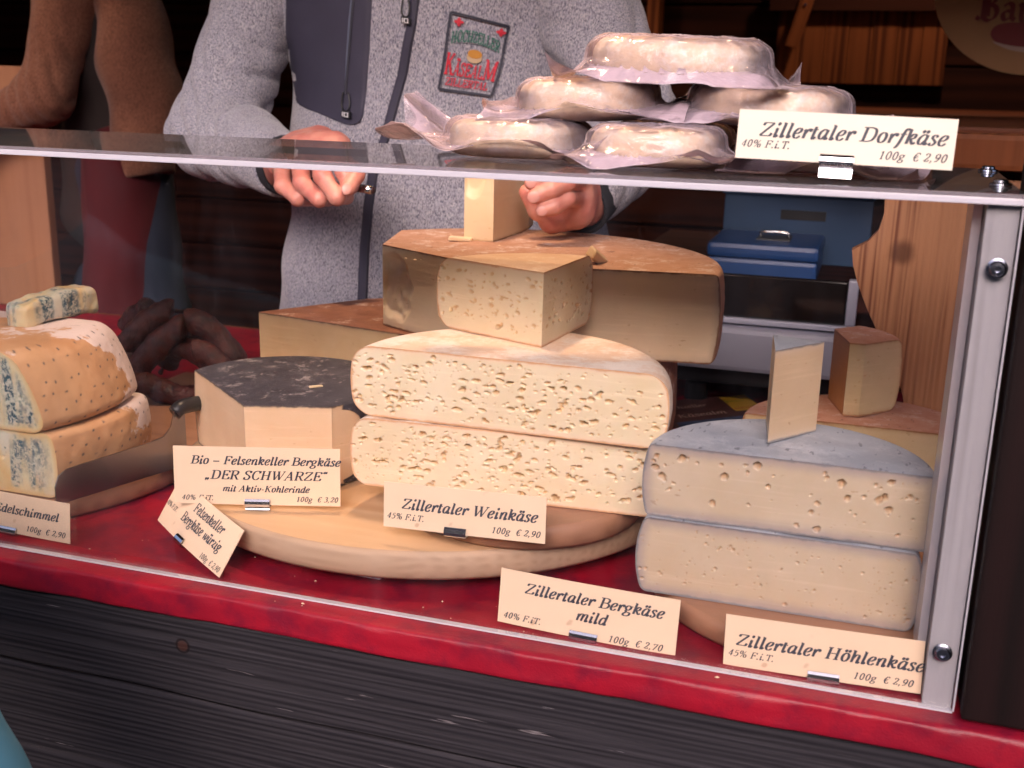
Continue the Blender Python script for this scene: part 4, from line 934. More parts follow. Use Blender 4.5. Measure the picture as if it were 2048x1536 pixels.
zT = .3206
pack('wrapped cheese at the bottom left of the pile with its film sticking up high', (-.322, .105), .049, .043, .026, zT, -8, (0, 0), 1, [(-1, 0, .052, .012, .55)], (1.75, 1.25), .1)
pack('wrapped cheese at the bottom middle of the pile, nearest the case edge', (-.217, .078), .044, .040, .025, zT, 6, (0, 0), 2, [(1, 0, .048, .006, .2)], (1.4, 1.3), .2)
pack('wrapped cheese at the bottom right mostly hidden behind the pale price card', (-.105, .095), .047, .040, .026, zT, -5, (0, 0), 3, (), (1.3, 1.3), .45)
pack('wrapped cheese in the middle left of the pile with a shiny folded tip', (-.276, .125), .048, .042, .028, zT+.0265, 10, (1, -2), 4, [(-1, 0, .050, .005, .25)], (1.45, 1.25), .25)
pack('wrapped cheese in the middle right of the pile just above the price card', (-.150, .128), .052, .043, .026, zT+.0265, -12, (1, 3), 5, (), (1.42, 1.3), .3)
pack('largest wrapped cheese on top of the pile', (-.214, .125), .060, .046, .0285, zT+.0545, -4, (2, 1.5), 6, [(1, 0, .064, -.004, .0)], (1.34, 1.25), .5)
pack('wrapped cheese lying behind the others in the middle of the pile', (-.222, .172), .042, .030, .024, zT, 20, (0, 0), 8, (), (1.4, 1.2), .3)

# ------------------------------------------------------------------ smoked sausages
o_b = thing('sausage_board', 'reddish wooden board under the heap of smoked sausages', 'board')
box('board', (-.86, -.685, .292, .47, .0005, .018), W_DARKB, o_b, .003)
SAUS = [  # pixel, pixel, depth, radius, bend
 ((262, 800), (372, 655), .34, .0165, .012, .008), ((245, 700), (350, 622), .36, .0155, .010, .012), ((372, 640), (478, 742), .37, .0165, .012, .0),
 ((300, 770), (425, 792), .33, .0145, -.006, .0), ((300, 620), (255, 655), .40, .015, .004, .0), ((400, 660), (330, 730), .40, .015, .006, .0),
 ((430, 745), (345, 700), .36, .014, .010, .0), ((265, 770), (330, 815), .32, .0145, .004, .0), ((385, 700), (470, 770), .34, .013, .008, 0.), ((250, 745), (300, 690), .42, .016, .006, .0)]
for i, (pa, pb, y, rad, bend, dy) in enumerate(SAUS):
    a, b = atY(*pa, y), atY(*pb, y+dy+.015)
    a[2] = max(a[2], .019+rad); b[2] = max(b[2], .019+rad)
    mid = (a+b)/2+np.array([.2*bend, 0, bend*1.2]); C_ = catmull([a, a*.7+mid*.3+np.array([0, 0, bend*.3]), mid, b*.7+mid*.3+np.array([0, 0, bend*.3]), b], 9)
    n = len(C_); u = np.linspace(0, 1, n); rr = rad*.86*np.clip(np.minimum(u, 1-u)*9+.12, 0, 1)**.5*(1+.05*np.sin(u*17+i))
    t = thing('smoked_sausage', ['long dark red sausage crossing the front of the heap at a slant', 'sausage bent over the top left of the heap', 'sausage running down the right side of the heap', 'sausage lying flat low down in the heap', 'short sausage end at the very top of the heap', 'sausage half hidden in the middle of the heap', 'thin sausage pointing left in the heap beside the right one', 'sausage lying lowest right behind the blue cheese', 'thin sausage at the right foot of the heap near the black-rind cheese', 'sausage at the back left just behind the blue cheese'][i], 'sausage', tuple(a), group='smoked sausages heaped behind the blue cheese')
    me = tube_me(C_-a, rr, 20); V = np.array([v.co[:] for v in me.vertices]); N = np.array([v.normal[:] for v in me.vertices])
    V += N*(vnoise(V+a, 110, i)*.0017+vnoise(V+a, 300, i)*.0008)[:, None]; me.vertices.foreach_set('co', V.astype(np.float32).ravel()); me.update()
    link('casing', me, M_SAUS, t, True)
    d = (C_[-1]-C_[-2]); d /= np.linalg.norm(d); link('tied_end', tube_me([b-a, b-a+d*.008, b-a+d*.014], [.003, .002, .0035], 8), M_SAUS, t)
# leaflet
t_ = thing('leaflet', 'brown advertising leaflet lying on the red cloth behind the grey wheel', 'leaflet')
za = .0015; L0, L1, L3 = atZ(1300, 806, za), atZ(1490, 787, za), atZ(1375, 880, za); uu, vv = L1-L0, L0-L3
def LM(a, b, k=0): return L3+(L1-L0)*a+vv*b+np.array([0, 0, .0001+k*.00002])
me = mesh('sheet', [LM(0, 0)-[0, 0, .0008], LM(1, 0)-[0, 0, .0008], LM(1, 1)-[0, 0, .0008], LM(0, 1)-[0, 0, .0008], LM(0, 0), LM(1, 0), LM(1, 1), LM(0, 1)], [(0, 3, 2, 1), (4, 5, 6, 7), (0, 1, 5, 4), (1, 2, 6, 5), (2, 3, 7, 6), (3, 0, 4, 7)])
link('sheet', me, plain('leaflet_brown', (.11, .045, .04), .3, var=.3), t_)
link('picture', mesh('p', [LM(.05, .02, 4), LM(.93, .02, 4), LM(.93, .42, 4), LM(.05, .42, 4)], [(0, 1, 2, 3)]), plain('leaflet_photo', (.06, .10, .22), .3, var=.9, vsc=70), t_)
link('picture', mesh('p', [LM(.45, .02, 6), LM(.92, .02, 6), LM(.92, .30, 6), LM(.75, .40, 6), LM(.55, .28, 6)], [(0, 1, 2, 3, 4)]), plain('leaflet_hills', (.05, .03, .025), .3, var=.8, vsc=160), t_)
link('emblem', mesh('p', [LM(.70, .55, 4), LM(.98, .55, 4), LM(.98, .96, 4), LM(.70, .96, 4)], [(0, 1, 2, 3)]), plain('emblem_yellow', (.62, .36, .03), .3), t_)
LW = np.linalg.norm(L1-L0); LH = np.linalg.norm(vv)
def lt(txt, x, y, size, m, xs=1., **k):
    V, F = [], []; text_geo(V, F, txt, x*LW, y*LH, size, lambda a, b, kk: LM(a/LW, b/LH, 8+kk*.4), slant=0, xs=xs, **k); link('lettering', mesh('l', V, F), m, t_)
M_PALEINK = plain('pale_ink', (.5, .36, .30), .4); M_REDINK = plain('red_ink', (.5, .02, .02), .4); M_GREENINK = plain('green_ink', (.12, .22, .03), .4)
lt('Hochzeller', .02, .76, .0155, M_PALEINK, .95); lt('Käsealm', .12, .52, .0195, M_PALEINK, .95)
lt('HOCHZELLER', .715, .80, .0062, M_GREENINK, .62); lt('KÄSEALM', .72, .60, .0085, M_REDINK, .66)

# ------------------------------------------------------------------ weighing scale and blue boxes
t_ = thing('scale', 'white counter scale with black display behind the thin grey slice', 'scale')
xa, xb = -.33, -.086
box('housing', (xa, xb, .62, .86, .046, .098), M_WHITE, t_, .006)
box('base', (xa+.01, xb-.01, .635, .85, .026, .0455), M_BLACK, t_, .003)
for x in (xa+.07, xb-.035):
    for y in (.655, .82): link('foot', lathe_me([(.001, 0), (.014, 0), (.014, .02), (.009, .024), (.001, .0245)], 24), M_BLACK, t_, loc=(x, y, .0006))
th = R(-62); 
def tilted(name, x0, x1, z0, z1, y0, y1, m, par, bev=.002):
    o = box(name, (x0, x1, y0, y1, z0, z1), m, par, bev); return o
tilted('display', xa, xb+.004-.012, .108, .158, .64, .65, M_SCREEN, t_)
tilted('display_frame', xa, xb+.004, .1005, .1075, .636, .652, M_WHITE, t_, .002)
tilted('display_frame', xb-.0075, xb+.004, .108, .161, .636, .652, M_WHITE, t_, .002)
tb = thing('side_table', 'dark table behind the counter carrying the blue boxes', 'table')
box('tabletop', (-.45, .9, .92, 1.5, .070, .095), W_STALL, tb, .003)
for x in (-.42, .85):
    for y in (.94, 1.45): box('leg', (x, x+.05, y, y+.05, -.85, .0695), W_STALL, tb, .003)
t_ = thing('cash_box', 'blue steel cash box with a flat handle on its lid', 'cash box')
c0, c1 = atY(1410, 560, .98), atY(1632, 560, .98)
box('box', (c0[0], c1[0], .98, 1.14, .096, .126), M_BLUEBOX, t_, .006); box('lid', (c0[0]-.001, c1[0]+.001, .979, 1.141, .1265, .148), M_BLUEBOX, t_, .007)
mx = (c0[0]+c1[0])/2+.01; box('handle_plate', (mx-.025, mx+.025, 1.03, 1.09, .1482, .1495), M_BLACK, t_, .0005)
link('handle', tube_me(catmull([(mx-.02, 1.06, .149), (mx-.018, 1.058, .157), (mx+.018, 1.058, .157), (mx+.02, 1.06, .149)], 5), .0025, 8), M_METAL, t_, True)
t_ = thing('blue_crate', 'dull blue crate filled with brown goods behind the cash box', 'crate')
c0, c1 = atY(1443, 500, 1.17), atY(1738, 500, 1.17); x0, x1 = c0[0], c1[0]
for b in ((x0, x1, 1.17, 1.176, .096, .214), (x0, x1, 1.40, 1.406, .096, .214), (x0, x0+.006, 1.1762, 1.3998, .096, .214), (x1-.006, x1, 1.1762, 1.3998, .096, .214), (x0+.0062, x1-.0062, 1.1762, 1.3998, .096, .102)): box('side', b, M_BLUEC, t_, .001)
box('rim', (x0-.004, x1+.004, 1.164, 1.1698, .202, .214), M_BLUEC, t_, .001); box('hand_hole', (x0+.09, x0+.16, 1.168, 1.1699, .165, .18), M_BLACK, t_)
for k in range(5):
    x = x0+.05+k*.045; me = tube_me(catmull([(x, 1.22, .205), (x+.02, 1.26, .222), (x+.015, 1.31, .212)], 6), .02*np.ones(13), 12)
    tag(link('dark_loaf', me, M_SAUS, None, True), ['first brown sausage from the left in the blue crate', 'second brown sausage from the left in the blue crate', 'middle brown sausage in the blue crate', 'fourth brown sausage from the left in the blue crate', 'rightmost brown sausage in the blue crate'][k], 'sausage', 'goods in the blue crate')
t_ = thing('pine_board', 'light pine board with knots standing upright at the far left', 'wooden board')
bx_ = atY(101, 480, 1.03)[0]; bz_ = atY(20, 132, 1.03)[2]; box('board', (bx_-.33, bx_, 1.03, 1.05, -.10, bz_), W_PINE, t_, .002); box('foot', (bx_-.30, bx_-.03, 1.0, 1.08, -.85, -.102), W_STALL, t_)

# ------------------------------------------------------------------ people
def head_sdf(c, r=.1, yaw_=0.):
    c = np.array(c, float); ca, sa = math.cos(yaw_), math.sin(yaw_); f = np.array([sa, -ca, 0.]); s_ = np.array([ca, sa, 0.])
    def fn(P):
        d = ell(P, c+[0, 0, .03], (.078, .095, .098)); d = smin(d, ell(P, c+f*.03+[0, 0, -.04], (.055, .062, .06)), .03)
        d = smin(d, cone(P, c+f*.092+[0, 0, .03], c+f*.112+[0, 0, -.005], .009, .015), .012)
        d = smin(d, ell(P, c+f*.086+[0, 0, -.045], (.024, .012, .009)), .008)
        for k in (-1, 1): d = smin(d, ell(P, c+s_*k*.08+[0, 0, .01], (.010, .018, .03)), .008); d = np.maximum(d, -(np.linalg.norm(P-(c+f*.090+s_*k*.032+[0, 0, .028]), axis=-1)-.013))
        return smin(d, cone(P, c+[0, .01, -.05], c+[0, .02, -.19], .055, .062), .03)
    return fn
def face_bits(c, yaw_, par):
    c = np.array(c, float); ca, sa = math.cos(yaw_), math.sin(yaw_); f = np.array([sa, -ca, 0.]); s_ = np.array([ca, sa, 0.])
    for k in (-1, 1):
        p = c+f*.082+s_*k*.032+[0, 0, .028]; V, Q = surfnet(lambda P: ell(P, p, (.011, .011, .011)), p-.015, p+.015, .0025); link('eye', fast_mesh('eye', V, Q), plain('eye_white', (.6, .55, .5), .2), par)
    V, Q = surfnet(lambda P: np.maximum(ell(P, c-f*.012+[0, 0, .045], (.09, .105, .10)), -((P-(c+f*.055+[0, 0, .05]))@(-f)*-1*-1+0)*-1 if False else (P-(c+f*.06+[0, 0, .04]))@(f*.8+np.array([0, 0, -.6]))), c-.14, c+.17, .006)
    link('hair', fast_mesh('hair', V, Q), M_HAIR, par)
def pw(px, py, y): return atY(px, py, y)

seller = thing('person', 'seller in a grey melange fleece jacket with navy chest panel holding the pale cheese block', 'person', (-.6, .72, -.85))
so = np.array([-.6, .72, -.85])
def pl(name, fn, lo, hi, h, m, disp=None, par=seller, org=so):
    V, Q = surfnet(fn, lo, hi, h)
    if disp is not None: V = V+vnormals(V, Q)*disp(V)[:, None]
    me = fast_mesh(name, V-org, Q); o = link(name, me, m, par); o['_w'] = 1; return o, V, Q
cT, cB = pw(872, -40, .745), pw(905, 640, .745)
def torso(P):
    q = P.copy(); q[..., 1] = (q[..., 1]-.745)*1.55+.745
    d = cone(q, (cT[0], .745, .42), (cB[0]-.005, .745, .02), .198, .238)
    d = smin(d, cone(q, (cB[0]-.005, .745, .02), (cB[0]-.005, .745, -.20), .238, .22), .06)
    d = smin(d, cone(P, (cT[0]-.15, .745, .50), (cT[0]+.15, .745, .50), .075, .075), .08)
    d = smin(d, cone(P, (cT[0], .75, .53), (cT[0], .75, .60), .075, .072), .05)
    return d/1.15
def fold_t(V):
    s1 = np.sin((V[:, 2]*1.+V[:, 0]*.45)*46+vnoise(V, 9, 3)*3.2); k = np.clip((.40-V[:, 2])/.25, .12, 1)
    return s1*.0042*k*(.5+.5*vnoise(V, 6, 5))+vnoise(V, 14, 4)*.0045+vnoise(V, 34, 6)*.0016
jack, JV, JQ = pl('jacket', torso, (-1.06, .5, -.34), (-.2, 1.02, .64), .006, M_KNIT, fold_t)
# sleeves
shL, elL, wrL = pw(545, -75, .72), pw(428, 268, .63), pw(566, 330, .515)
shR, elR, wrR = pw(1130, -70, .72), pw(1262, 262, .66), pw(1165, 400, .50)
def sleeve(sh, el, wr, ru=.066, re=.055, rw=.037):
    def fn(P):
        d = smin(cone(P, sh, el, ru, re), cone(P, el, wr, re, rw), .03)
        w = (wr-el)/np.linalg.norm(wr-el); cut = (P-wr)@w-.004; return np.maximum(d, cut)
    return fn
def fold_s(sh, el, wr):
    ax1 = (el-sh)/np.linalg.norm(el-sh); ax2 = (wr-el)/np.linalg.norm(wr-el)
    def f(V):
        de = np.linalg.norm(V-el, axis=1); s1 = (V-el)@(ax2*.8-ax1*.6); n = vnoise(V, 11, 8)
        a = np.abs(np.sin(s1*120+n*2.6+(V-el)[:, 2]*18)); fo = (1-a)**1.7-.25
        return -fo*.0125*np.exp(-(de/.13)**2)+np.sin(s1*60+n*4)*.003*np.exp(-((de-.13)/.10)**2)+n*.007+vnoise(V, 30, 9)*.002
    return f
for (a, b, c) in ((shL, elL, wrL), (shR, elR, wrR)):
    P3 = np.array([a, b, c]); lo, hi = P3.min(0)-.1, P3.max(0)+.1
    pl('sleeve', sleeve(a, b, c), lo, hi, .0048, M_KNIT, fold_s(a, b, c))
    w = (c-b)/np.linalg.norm(c-b)
    pl('cuff', lambda P: np.maximum(np.abs(cone(P, c-w*.03, c+w*.018, .0345, .0315))-.0025, (P-(c+w*.017))@w), c-.07, c+.07, .0028, M_BLACKC)
# hands : joints in the picture's own places, at their own depth
def hand(chains, palm, k1=.010):
    def fn(P):
        d = None
        for (a, b, ra, rb) in palm:
            e = cone(P, a, b, ra, rb); d = e if d is None else smin(d, e, k1)
        fs = None
        for ch in chains:
            f = None
            for i in range(len(ch)-1):
                e = cone(P, ch[i][0], ch[i+1][0], ch[i][1]*.90, ch[i+1][1]*.90); f = e if f is None else smin(f, e, .0035)
            fs = f if fs is None else smin(fs, f, .0006)
        return smin(d, fs, .004)
    return fn
def J(px, py, y, r): return (pw(px, py, y), r)
H1 = [ [J(563, 330, .440, .0105), J(566, 372, .412, .0100), J(596, 397, .402, .0088), J(622, 400, .428, .0080)],
       [J(600, 312, .432, .0110), J(604, 366, .402, .0105), J(638, 398, .392, .0095), J(662, 398, .424, .0085)],
       [J(638, 304, .428, .0115), J(645, 352, .396, .0108), J(674, 394, .388, .0098), J(694, 394, .424, .0088)],
       [J(674, 304, .430, .0112), J(688, 342, .398, .0104), J(700, 372, .394, .0095), J(688, 386, .424, .0085)],
       [J(664, 292, .470, .0125), J(706, 318, .438, .0110), J(712, 350, .400, .0100), J(697, 376, .3835, .0088)] ]
pal1 = [(wrL-np.array([.0, .0, 0]), pw(566, 322, .452), .025, .018), (wrL, pw(602, 305, .448), .026, .020), (wrL, pw(638, 296, .446), .026, .019), (wrL, pw(670, 296, .452), .024, .016),
        (pw(566, 322, .452), pw(672, 298, .450), .017, .016), (pw(600, 300, .47), pw(640, 285, .475), .020, .019), (elL, wrL, .036, .027)]
H2 = [ [J(1146, 322, .432, .0095), J(1112, 334, .392, .0088), J(1068, 345, .386, .0075)],
       [J(1152, 340, .436, .0100), J(1124, 350, .394, .0090), J(1092, 360, .384, .0084), J(1062, 366, .380, .0075)],
       [J(1158, 366, .438, .0108), J(1134, 364, .394, .0102), J(1104, 378, .382, .0096), J(1072, 392, .376, .0088)],
       [J(1156, 396, .440, .0104), J(1134, 398, .396, .0096), J(1110, 412, .384, .0090), J(1086, 420, .378, .0082)] ,
       [J(1150, 430, .465, .013), J(1110, 440, .435, .0125), J(1076, 420, .425, .0115), J(1056, 385, .42, .010)] ]
pal2 = [(wrR, pw(1152, 345, .446), .024, .015), (wrR, pw(1156, 395, .448), .026, .017), (pw(1150, 342, .446), pw(1150, 420, .452), .015, .018), (pw(1150, 420, .452), pw(1105, 438, .440), .018, .0155), (elR, wrR, .035, .026)]
def bbox(chains, pad=.03):
    A = np.array([j[0] for ch in chains for j in ch]); return A.min(0)-pad, A.max(0)+pad
for (H_, pal_, el_, wr_) in ((H1, pal1, elL, wrL), (H2, pal2, elR, wrR)):
    lo, hi = bbox(H_); lo = np.minimum(lo, wr_-.03); hi = np.maximum(hi, wr_+.03)
    pl('hand', hand(H_, pal_), lo, hi, .00135, M_SKIN, lambda V: vnoise(V, 160, 5)*.00035+vnoise(V, 500, 6)*.00012)
def nail(px, py, y, dirp, w=.0056, l=.0068):
    c = pw(px, py, y); d = pw(dirp[0], dirp[1], y+dirp[2])-c; d /= np.linalg.norm(d); nrm = CAM-c; nrm -= d*(nrm@d); nrm /= np.linalg.norm(nrm); s_ = np.cross(d, nrm); M = np.stack([d, s_, nrm], 1)
    pl('nail', lambda P: ell(P, c, (l, w, .0016), M), c-.011, c+.011, .0009, M_NAIL)
nail(693, 378, .3758, (700, 355, .005)); nail(1068, 394, .3695, (1100, 380, .003), .0062, .0068); nail(1084, 422, .3722, (1108, 413, .003), .0055, .006); nail(1062, 367, .3745, (1090, 360, .003), .005, .0055)
# trousers and head of the seller
pl('trousers', lambda P: smin(cone(P, (cB[0]-.10, .76, -.22), (cB[0]-.12, .76, -.80), .115, .07), cone(P, (cB[0]+.10, .76, -.22), (cB[0]+.13, .76, -.80), .115, .07), .05), (-1.0, .55, -.86), (-.2, .95, -.10), .011, M_JEAN)
hc = (cT[0], .73, .745); pl('head', head_sdf(hc), (hc[0]-.13, hc[1]-.15, .53), (hc[0]+.13, hc[1]+.14, .90), .005, M_SKIN)
class _O: pass
def face_world(c, yaw_, par, org):
    before = set(par.children); face_bits(c, yaw_, par)
    for o in par.children:
        if o not in before: o.location = tuple(-org)
face_world(hc, 0., seller, so)
# jacket trimmings laid on the cloth
bvh = BVHTree.FromPolygons([tuple(v) for v in JV.tolist()], [tuple(q) for q in JQ.tolist()])
def drape(px, py, off=.0015):
    d = Vector(ray(px, py)).normalized(); hit = bvh.ray_cast(Vector(CAM), d)
    if hit[0] is None: return None
    return np.array(hit[0])-np.array(d)*off
def strip(name, L, Rr, y0, y1, m, nu=10, ny=60, off=.002, pad=0.):
    V = []; ok = []
    for j in range(ny+1):
        y = y0+(y1-y0)*j/ny; a, b = interp(y, L), interp(y, Rr)
        for i in range(nu+1):
            e = min(i, nu-i)/nu; p = drape(a+(b-a)*i/nu, y, off if e > 0 else -.001); ok.append(p is not None); V.append(p if p is not None else np.zeros(3))
    F = [f for f in grid_faces(ny+1, nu+1) if all(ok[k] for k in f)]
    me = mesh(name, [v-so for v in V], F)
    import bmesh
    bm = bmesh.new(); bm.from_mesh(me); seen = set(); isl = []
    for f in bm.faces:
        if f in seen: continue
        st_ = [f]; seen.add(f); g_ = []
        while st_:
            q = st_.pop(); g_.append(q)
            for e in q.edges:
                for k in e.link_faces:
                    if k not in seen: seen.add(k); st_.append(k)
        isl.append(g_)
    isl.sort(key=len); bmesh.ops.delete(bm, geom=[f for g_ in isl[:-1] for f in g_], context='FACES'); bmesh.ops.delete(bm, geom=[v for v in bm.verts if not v.link_faces], context='VERTS')
    bm.to_mesh(me); bm.free(); return link(name, me, m, seller, True)
strip('chest_panel', [(0, 563), (-90, 566), (60, 563), (130, 571), (190, 586), (212, 592), (226, 636), (240, 672), (249, 694)][1:] if False else [(-90, 572), (60, 569), (130, 574), (190, 584), (208, 592), (218, 612), (228, 640), (240, 668), (249, 694)],
      [(-90, 748), (0, 746), (100, 741), (180, 735), (230, 728), (243, 722), (249, 710)], -90, 249, M_NAVY, 24, 70, .0032)
zc = [(-90, 836), (0, 829), (50, 823), (100, 813), (150, 805), (205, 789), (273, 771), (342, 747), (410, 737), (499, 729), (600, 725), (700, 722)]
strip('zip_band', [(y, x-11) for y, x in zc], [(y, x+11) for y, x in zc], -90, 700, M_NAVY, 6, 120, .0035)
strip('zip', [(y, x+4) for y, x in zc], [(y, x+7) for y, x in zc], -90, 700, M_ZIP, 4, 120, .005)
strip('side_panel', [(15, 520), (700, 440)], [(15, 538), (60, 552), (100, 565), (170, 573), (230, 568), (300, 556), (400, 545), (560, 528), (720, 512)], 15, 720, M_NAVY, 14, 90, .0025)
pz = [(-90, 713), (0, 706), (60, 701), (120, 696), (185, 690)]
strip('pocket_zip', [(y, x-4) for y, x in pz], [(y, x+4) for y, x in pz], -90, 188, M_ZIP, 4, 50, .0055)
strip('pocket_lining', [(0, 700), (40, 695), (120, 690), (182, 688)], [(0, 706), (40, 704), (120, 699), (182, 692)], 0, 182, plain('grey_lining', (.12, .14, .2), .9), 4, 40, .0050)
V, F = [], []
def puller(px, py):
    pts = catmull([(px-5, py), (px-8, py+22), (px-6, py+34), (px, py+38), (px+6, py+34), (px+8, py+22), (px+5, py)], 4)
    link('zip_puller', tube_me(np.array([drape(x, y, .008)-so for x, y in pts]), .0011, 8), M_BLACK, seller, True)
    q = [drape(px-9, py+37, .010), drape(px+9, py+40, .010), drape(px+9, py+53, .010), drape(px-9, py+50, .010)]
    c_ = sum(q)/4-so; n_ = np.array([0, -.0015, 0]); V = [p-so for p in q]+[p-so-n_*2 for p in q]
    link('zip_tab', mesh('tab', V, [(0, 1, 2, 3), (7, 6, 5, 4), (0, 4, 5, 1), (1, 5, 6, 2), (2, 6, 7, 3), (3, 7, 4, 0)]), M_BLACK, seller)
    Vt, Ft = [], []; ux, uz = q[1]-q[0], q[0]-q[3]; wu, wz = np.linalg.norm(ux), np.linalg.norm(uz)
    for seg in (((.22, .2), (.22, .8)), ((.42, .2), (.42, .8)), ((.42, .2), (.82, .2)), ((.42, .8), (.82, .8)), ((.82, .2), (.82, .8))):
        (a, b), (c, d) = seg; k = len(Vt); t = .05
        for (e, f) in ((a-t, b-t), (c+t, b-t if b == d else b-t), (c+t, d+t), (a-t, d+t)): Vt.append(q[3]+ux*e+uz*f+n_*(1+.1*len(Ft))-so)
        Ft.append((k, k+1, k+2, k+3))
    link('zip_lettering', mesh('tl', Vt, Ft), plain('white_print', (.7, .7, .72), .5), seller)
puller(691, 184); puller(811, -4)
# embroidered badge
C4 = dict(tl=(903, 24), tr=(1021, 53), br=(982, 192), bl=(877, 178))
def badge(u, v, off=.0030):
    b = v*v*.0; x = (1-u)*(1-v)*C4['bl'][0]+u*(1-v)*C4['br'][0]+(1-u)*v*C4['tl'][0]+u*v*C4['tr'][0]
    y = (1-u)*(1-v)*C4['bl'][1]+u*(1-v)*C4['br'][1]+(1-u)*v*C4['tl'][1]+u*v*C4['tr'][1]
    return drape(x+3*math.sin(v*5)*(1 if u > .5 else .4), y, off)-so
def bstrip(pts, w, m, name='stitching', off=.0035):
    V = []; P = np.array(pts, float); T = np.gradient(P, axis=0); asp = 118/155.; T /= np.linalg.norm(T, axis=1)[:, None]; N = np.stack([-T[:, 1], T[:, 0]], 1)
    for p, n_ in zip(P, N):
        for s_ in (-.5, .5): V.append(badge(p[0]+n_[0]*w*s_/asp, p[1]+n_[1]*w*s_, off))
    return V, [(2*i, 2*i+2, 2*i+3, 2*i+1) for i in range(len(P)-1)]
bp = thing('x', 'x', 'x'); bpd = bp; bpd.parent = seller; bpd.name = 'badge'; del bpd['label'], bpd['category']; bpd.location = (0, 0, 0)
M_GREEN = plain('green_thread', (.01, .13, .09), .6, 0, 900, .5); M_REDT = plain('red_thread', (.50, .008, .03), .6, 0, 900, .5); M_NAVT = plain('navy_thread', (.01, .012, .03), .6); M_GOLD = plain('gold_thread', (.50, .22, .02), .6, 0, 900, .5); M_CRM = plain('cream_thread', (.50, .36, .22), .6)
V, F = [], []
for a, b in (((0, 0), (1, 0)), ((1, 0), (1, 1)), ((1, 1), (0, 1)), ((0, 1), (0, 0))):
    pts = [(a[0]+(b[0]-a[0])*k/20, a[1]+(b[1]-a[1])*k/20) for k in range(21)]; v_, f_ = bstrip(pts, .036, M_NAVT, off=.0032+.0002*len(V)/42); o_ = len(V); V += v_; F += [tuple(i+o_ for i in f) for f in f_]
link('border', mesh('border', V, F), M_NAVT, bpd)
def btext(txt, size, u0, v0, width, m, arch=0., tall=1., capbig=None, **k):
    V, F = [], []; w = text_width(txt, k.get('track', 0))*size; f_ = width/w
    def M(a, b, kk):
        u = u0+a*f_; v = v0+b*tall; c = (u-(u0+width/2))/(width/2)
        return badge(u, v+arch*(1-c*c), .0034+kk*.00006)
    text_geo(V, F, txt, 0, 0, size, M, slant=0, **k); return link('lettering', mesh('bt', V, F), m, bpd)
st = dict(thick=.15, thin=.07)
btext('HOCHZELLER', .20, .07, .605, .86, M_GREEN, .07, 1.15, **st)
btext('K', .42, .03, .205, .17, M_REDT, 0, 1., **st); btext('ÄSEAL', .27, .20, .205, .52, M_REDT, 0, 1., **st); btext('M', .42, .72, .205, .25, M_REDT, 0, 1., **st)
btext('ZILLERTAL', .155, .10, .065, .78, M_REDT, 0, 1., **st)
for (u, v) in ((.16, .90), (.90, .895)):
    V, F = [], []
    for k in range(4):
        a = k*math.pi/2+.1; b_ = len(V)
        for (r_, w_) in ((.0, .006), (.03, .028), (.055, .030), (.085, .002)):
            for s_ in (-1, 1): V.append(badge(u+(math.cos(a)*r_-math.sin(a)*w_*s_)*1.05, v+(math.sin(a)*r_+math.cos(a)*w_*s_)*.72, .0034+.0002*k))
        F += [(b_, b_+2, b_+3, b_+1), (b_+2, b_+4, b_+5, b_+3), (b_+4, b_+6, b_+7, b_+5)]
    link('flower', mesh('flower', V, F), M_REDT, bpd)
for (m, dv, rr_, off) in ((M_CRM, -.045, .125, .0034), (M_GOLD, .0, .118, .0040)):
    V = [badge(.52+math.cos(2*math.pi*k/28)*rr_*1.05, .525+dv+math.sin(2*math.pi*k/28)*rr_*(.62 if dv < 0 else .50), off) for k in range(28)]
    link('cheese_emblem', mesh('e', V, [tuple(range(28))]), m, bpd)
# stick of the knife in his fist
t_ = thing('knife', 'short dark knife handle with a metal end sticking out of the fist', 'knife')
a, b = pw(672, 372, .418), pw(748, 381, .405); link('handle', tube_me([a, a*.3+b*.7, b], [.0042, .0042, .0038], 12), plain('dark_handle', (.03, .012, .014), .3), t_, True)
a2, b2 = pw(722, 377, .4075), pw(744, 380.5, .4035); link('metal_end', tube_me([a2, b2], [.0047, .0047], 12), M_METAL, t_, True)

# second person, seen from the side, bending to the left
p2 = thing('person', 'person in a brown wool cardigan and red apron turned away at the left back', 'person', (-1.4, 1.08, -.85)); o2 = np.array([-1.4, 1.08, -.85])
def q2(name, fn, lo, hi, h, m, disp=None): return pl(name, fn, lo, hi, h, m, disp, p2, o2)
ft = lambda k1, k2: (lambda V: np.sin((V[:, 2]-V[:, 0]*.7)*38+vnoise(V, 7, 2)*3)*k1+vnoise(V, 12, 3)*k2)
U = pw(205, -60, 1.12); Lo = pw(212, 420, 1.12)
def shirt(P): 
    q = P.copy(); q[..., 1] = (q[..., 1]-1.12)*1.1+1.12
    return smin(cone(q, (U[0], 1.12, U[2]), (Lo[0], 1.12, Lo[2]), .088, .082), cone(q, (U[0]+.01, 1.12, U[2]+.06), (U[0]+.01, 1.12, U[2]+.02), .09, .09), .05)
q2('shirt', shirt, (U[0]-.25, .95, Lo[2]-.1), (U[0]+.25, 1.3, U[2]+.16), .009, M_DARKT, ft(.003, .004))
cA, cM, cE = pw(238, -70, 1.10), pw(283, 160, 1.10), pw(294, 345, 1.10)
def cardigan(P):
    q = P.copy(); q[..., 1] = (q[..., 1]-1.12)*.85+1.12
    d = smin(cone(q, cA, cM, .062, .055), cone(q, cM, cE, .055, .050), .05)
    return np.maximum(d, (cE[2]-.005)-P[..., 2]+(P[..., 0]-cE[0])*.1)
q2('cardigan', cardigan, (cA[0]-.16, .95, cE[2]-.06), (cE[0]+.15, 1.30, cA[2]+.12), .0065, M_BROWN, ft(.006, .008))
s0, s1, s2 = pw(150, -70, 1.08), pw(92, 190, .99), pw(-60, 262, .96)
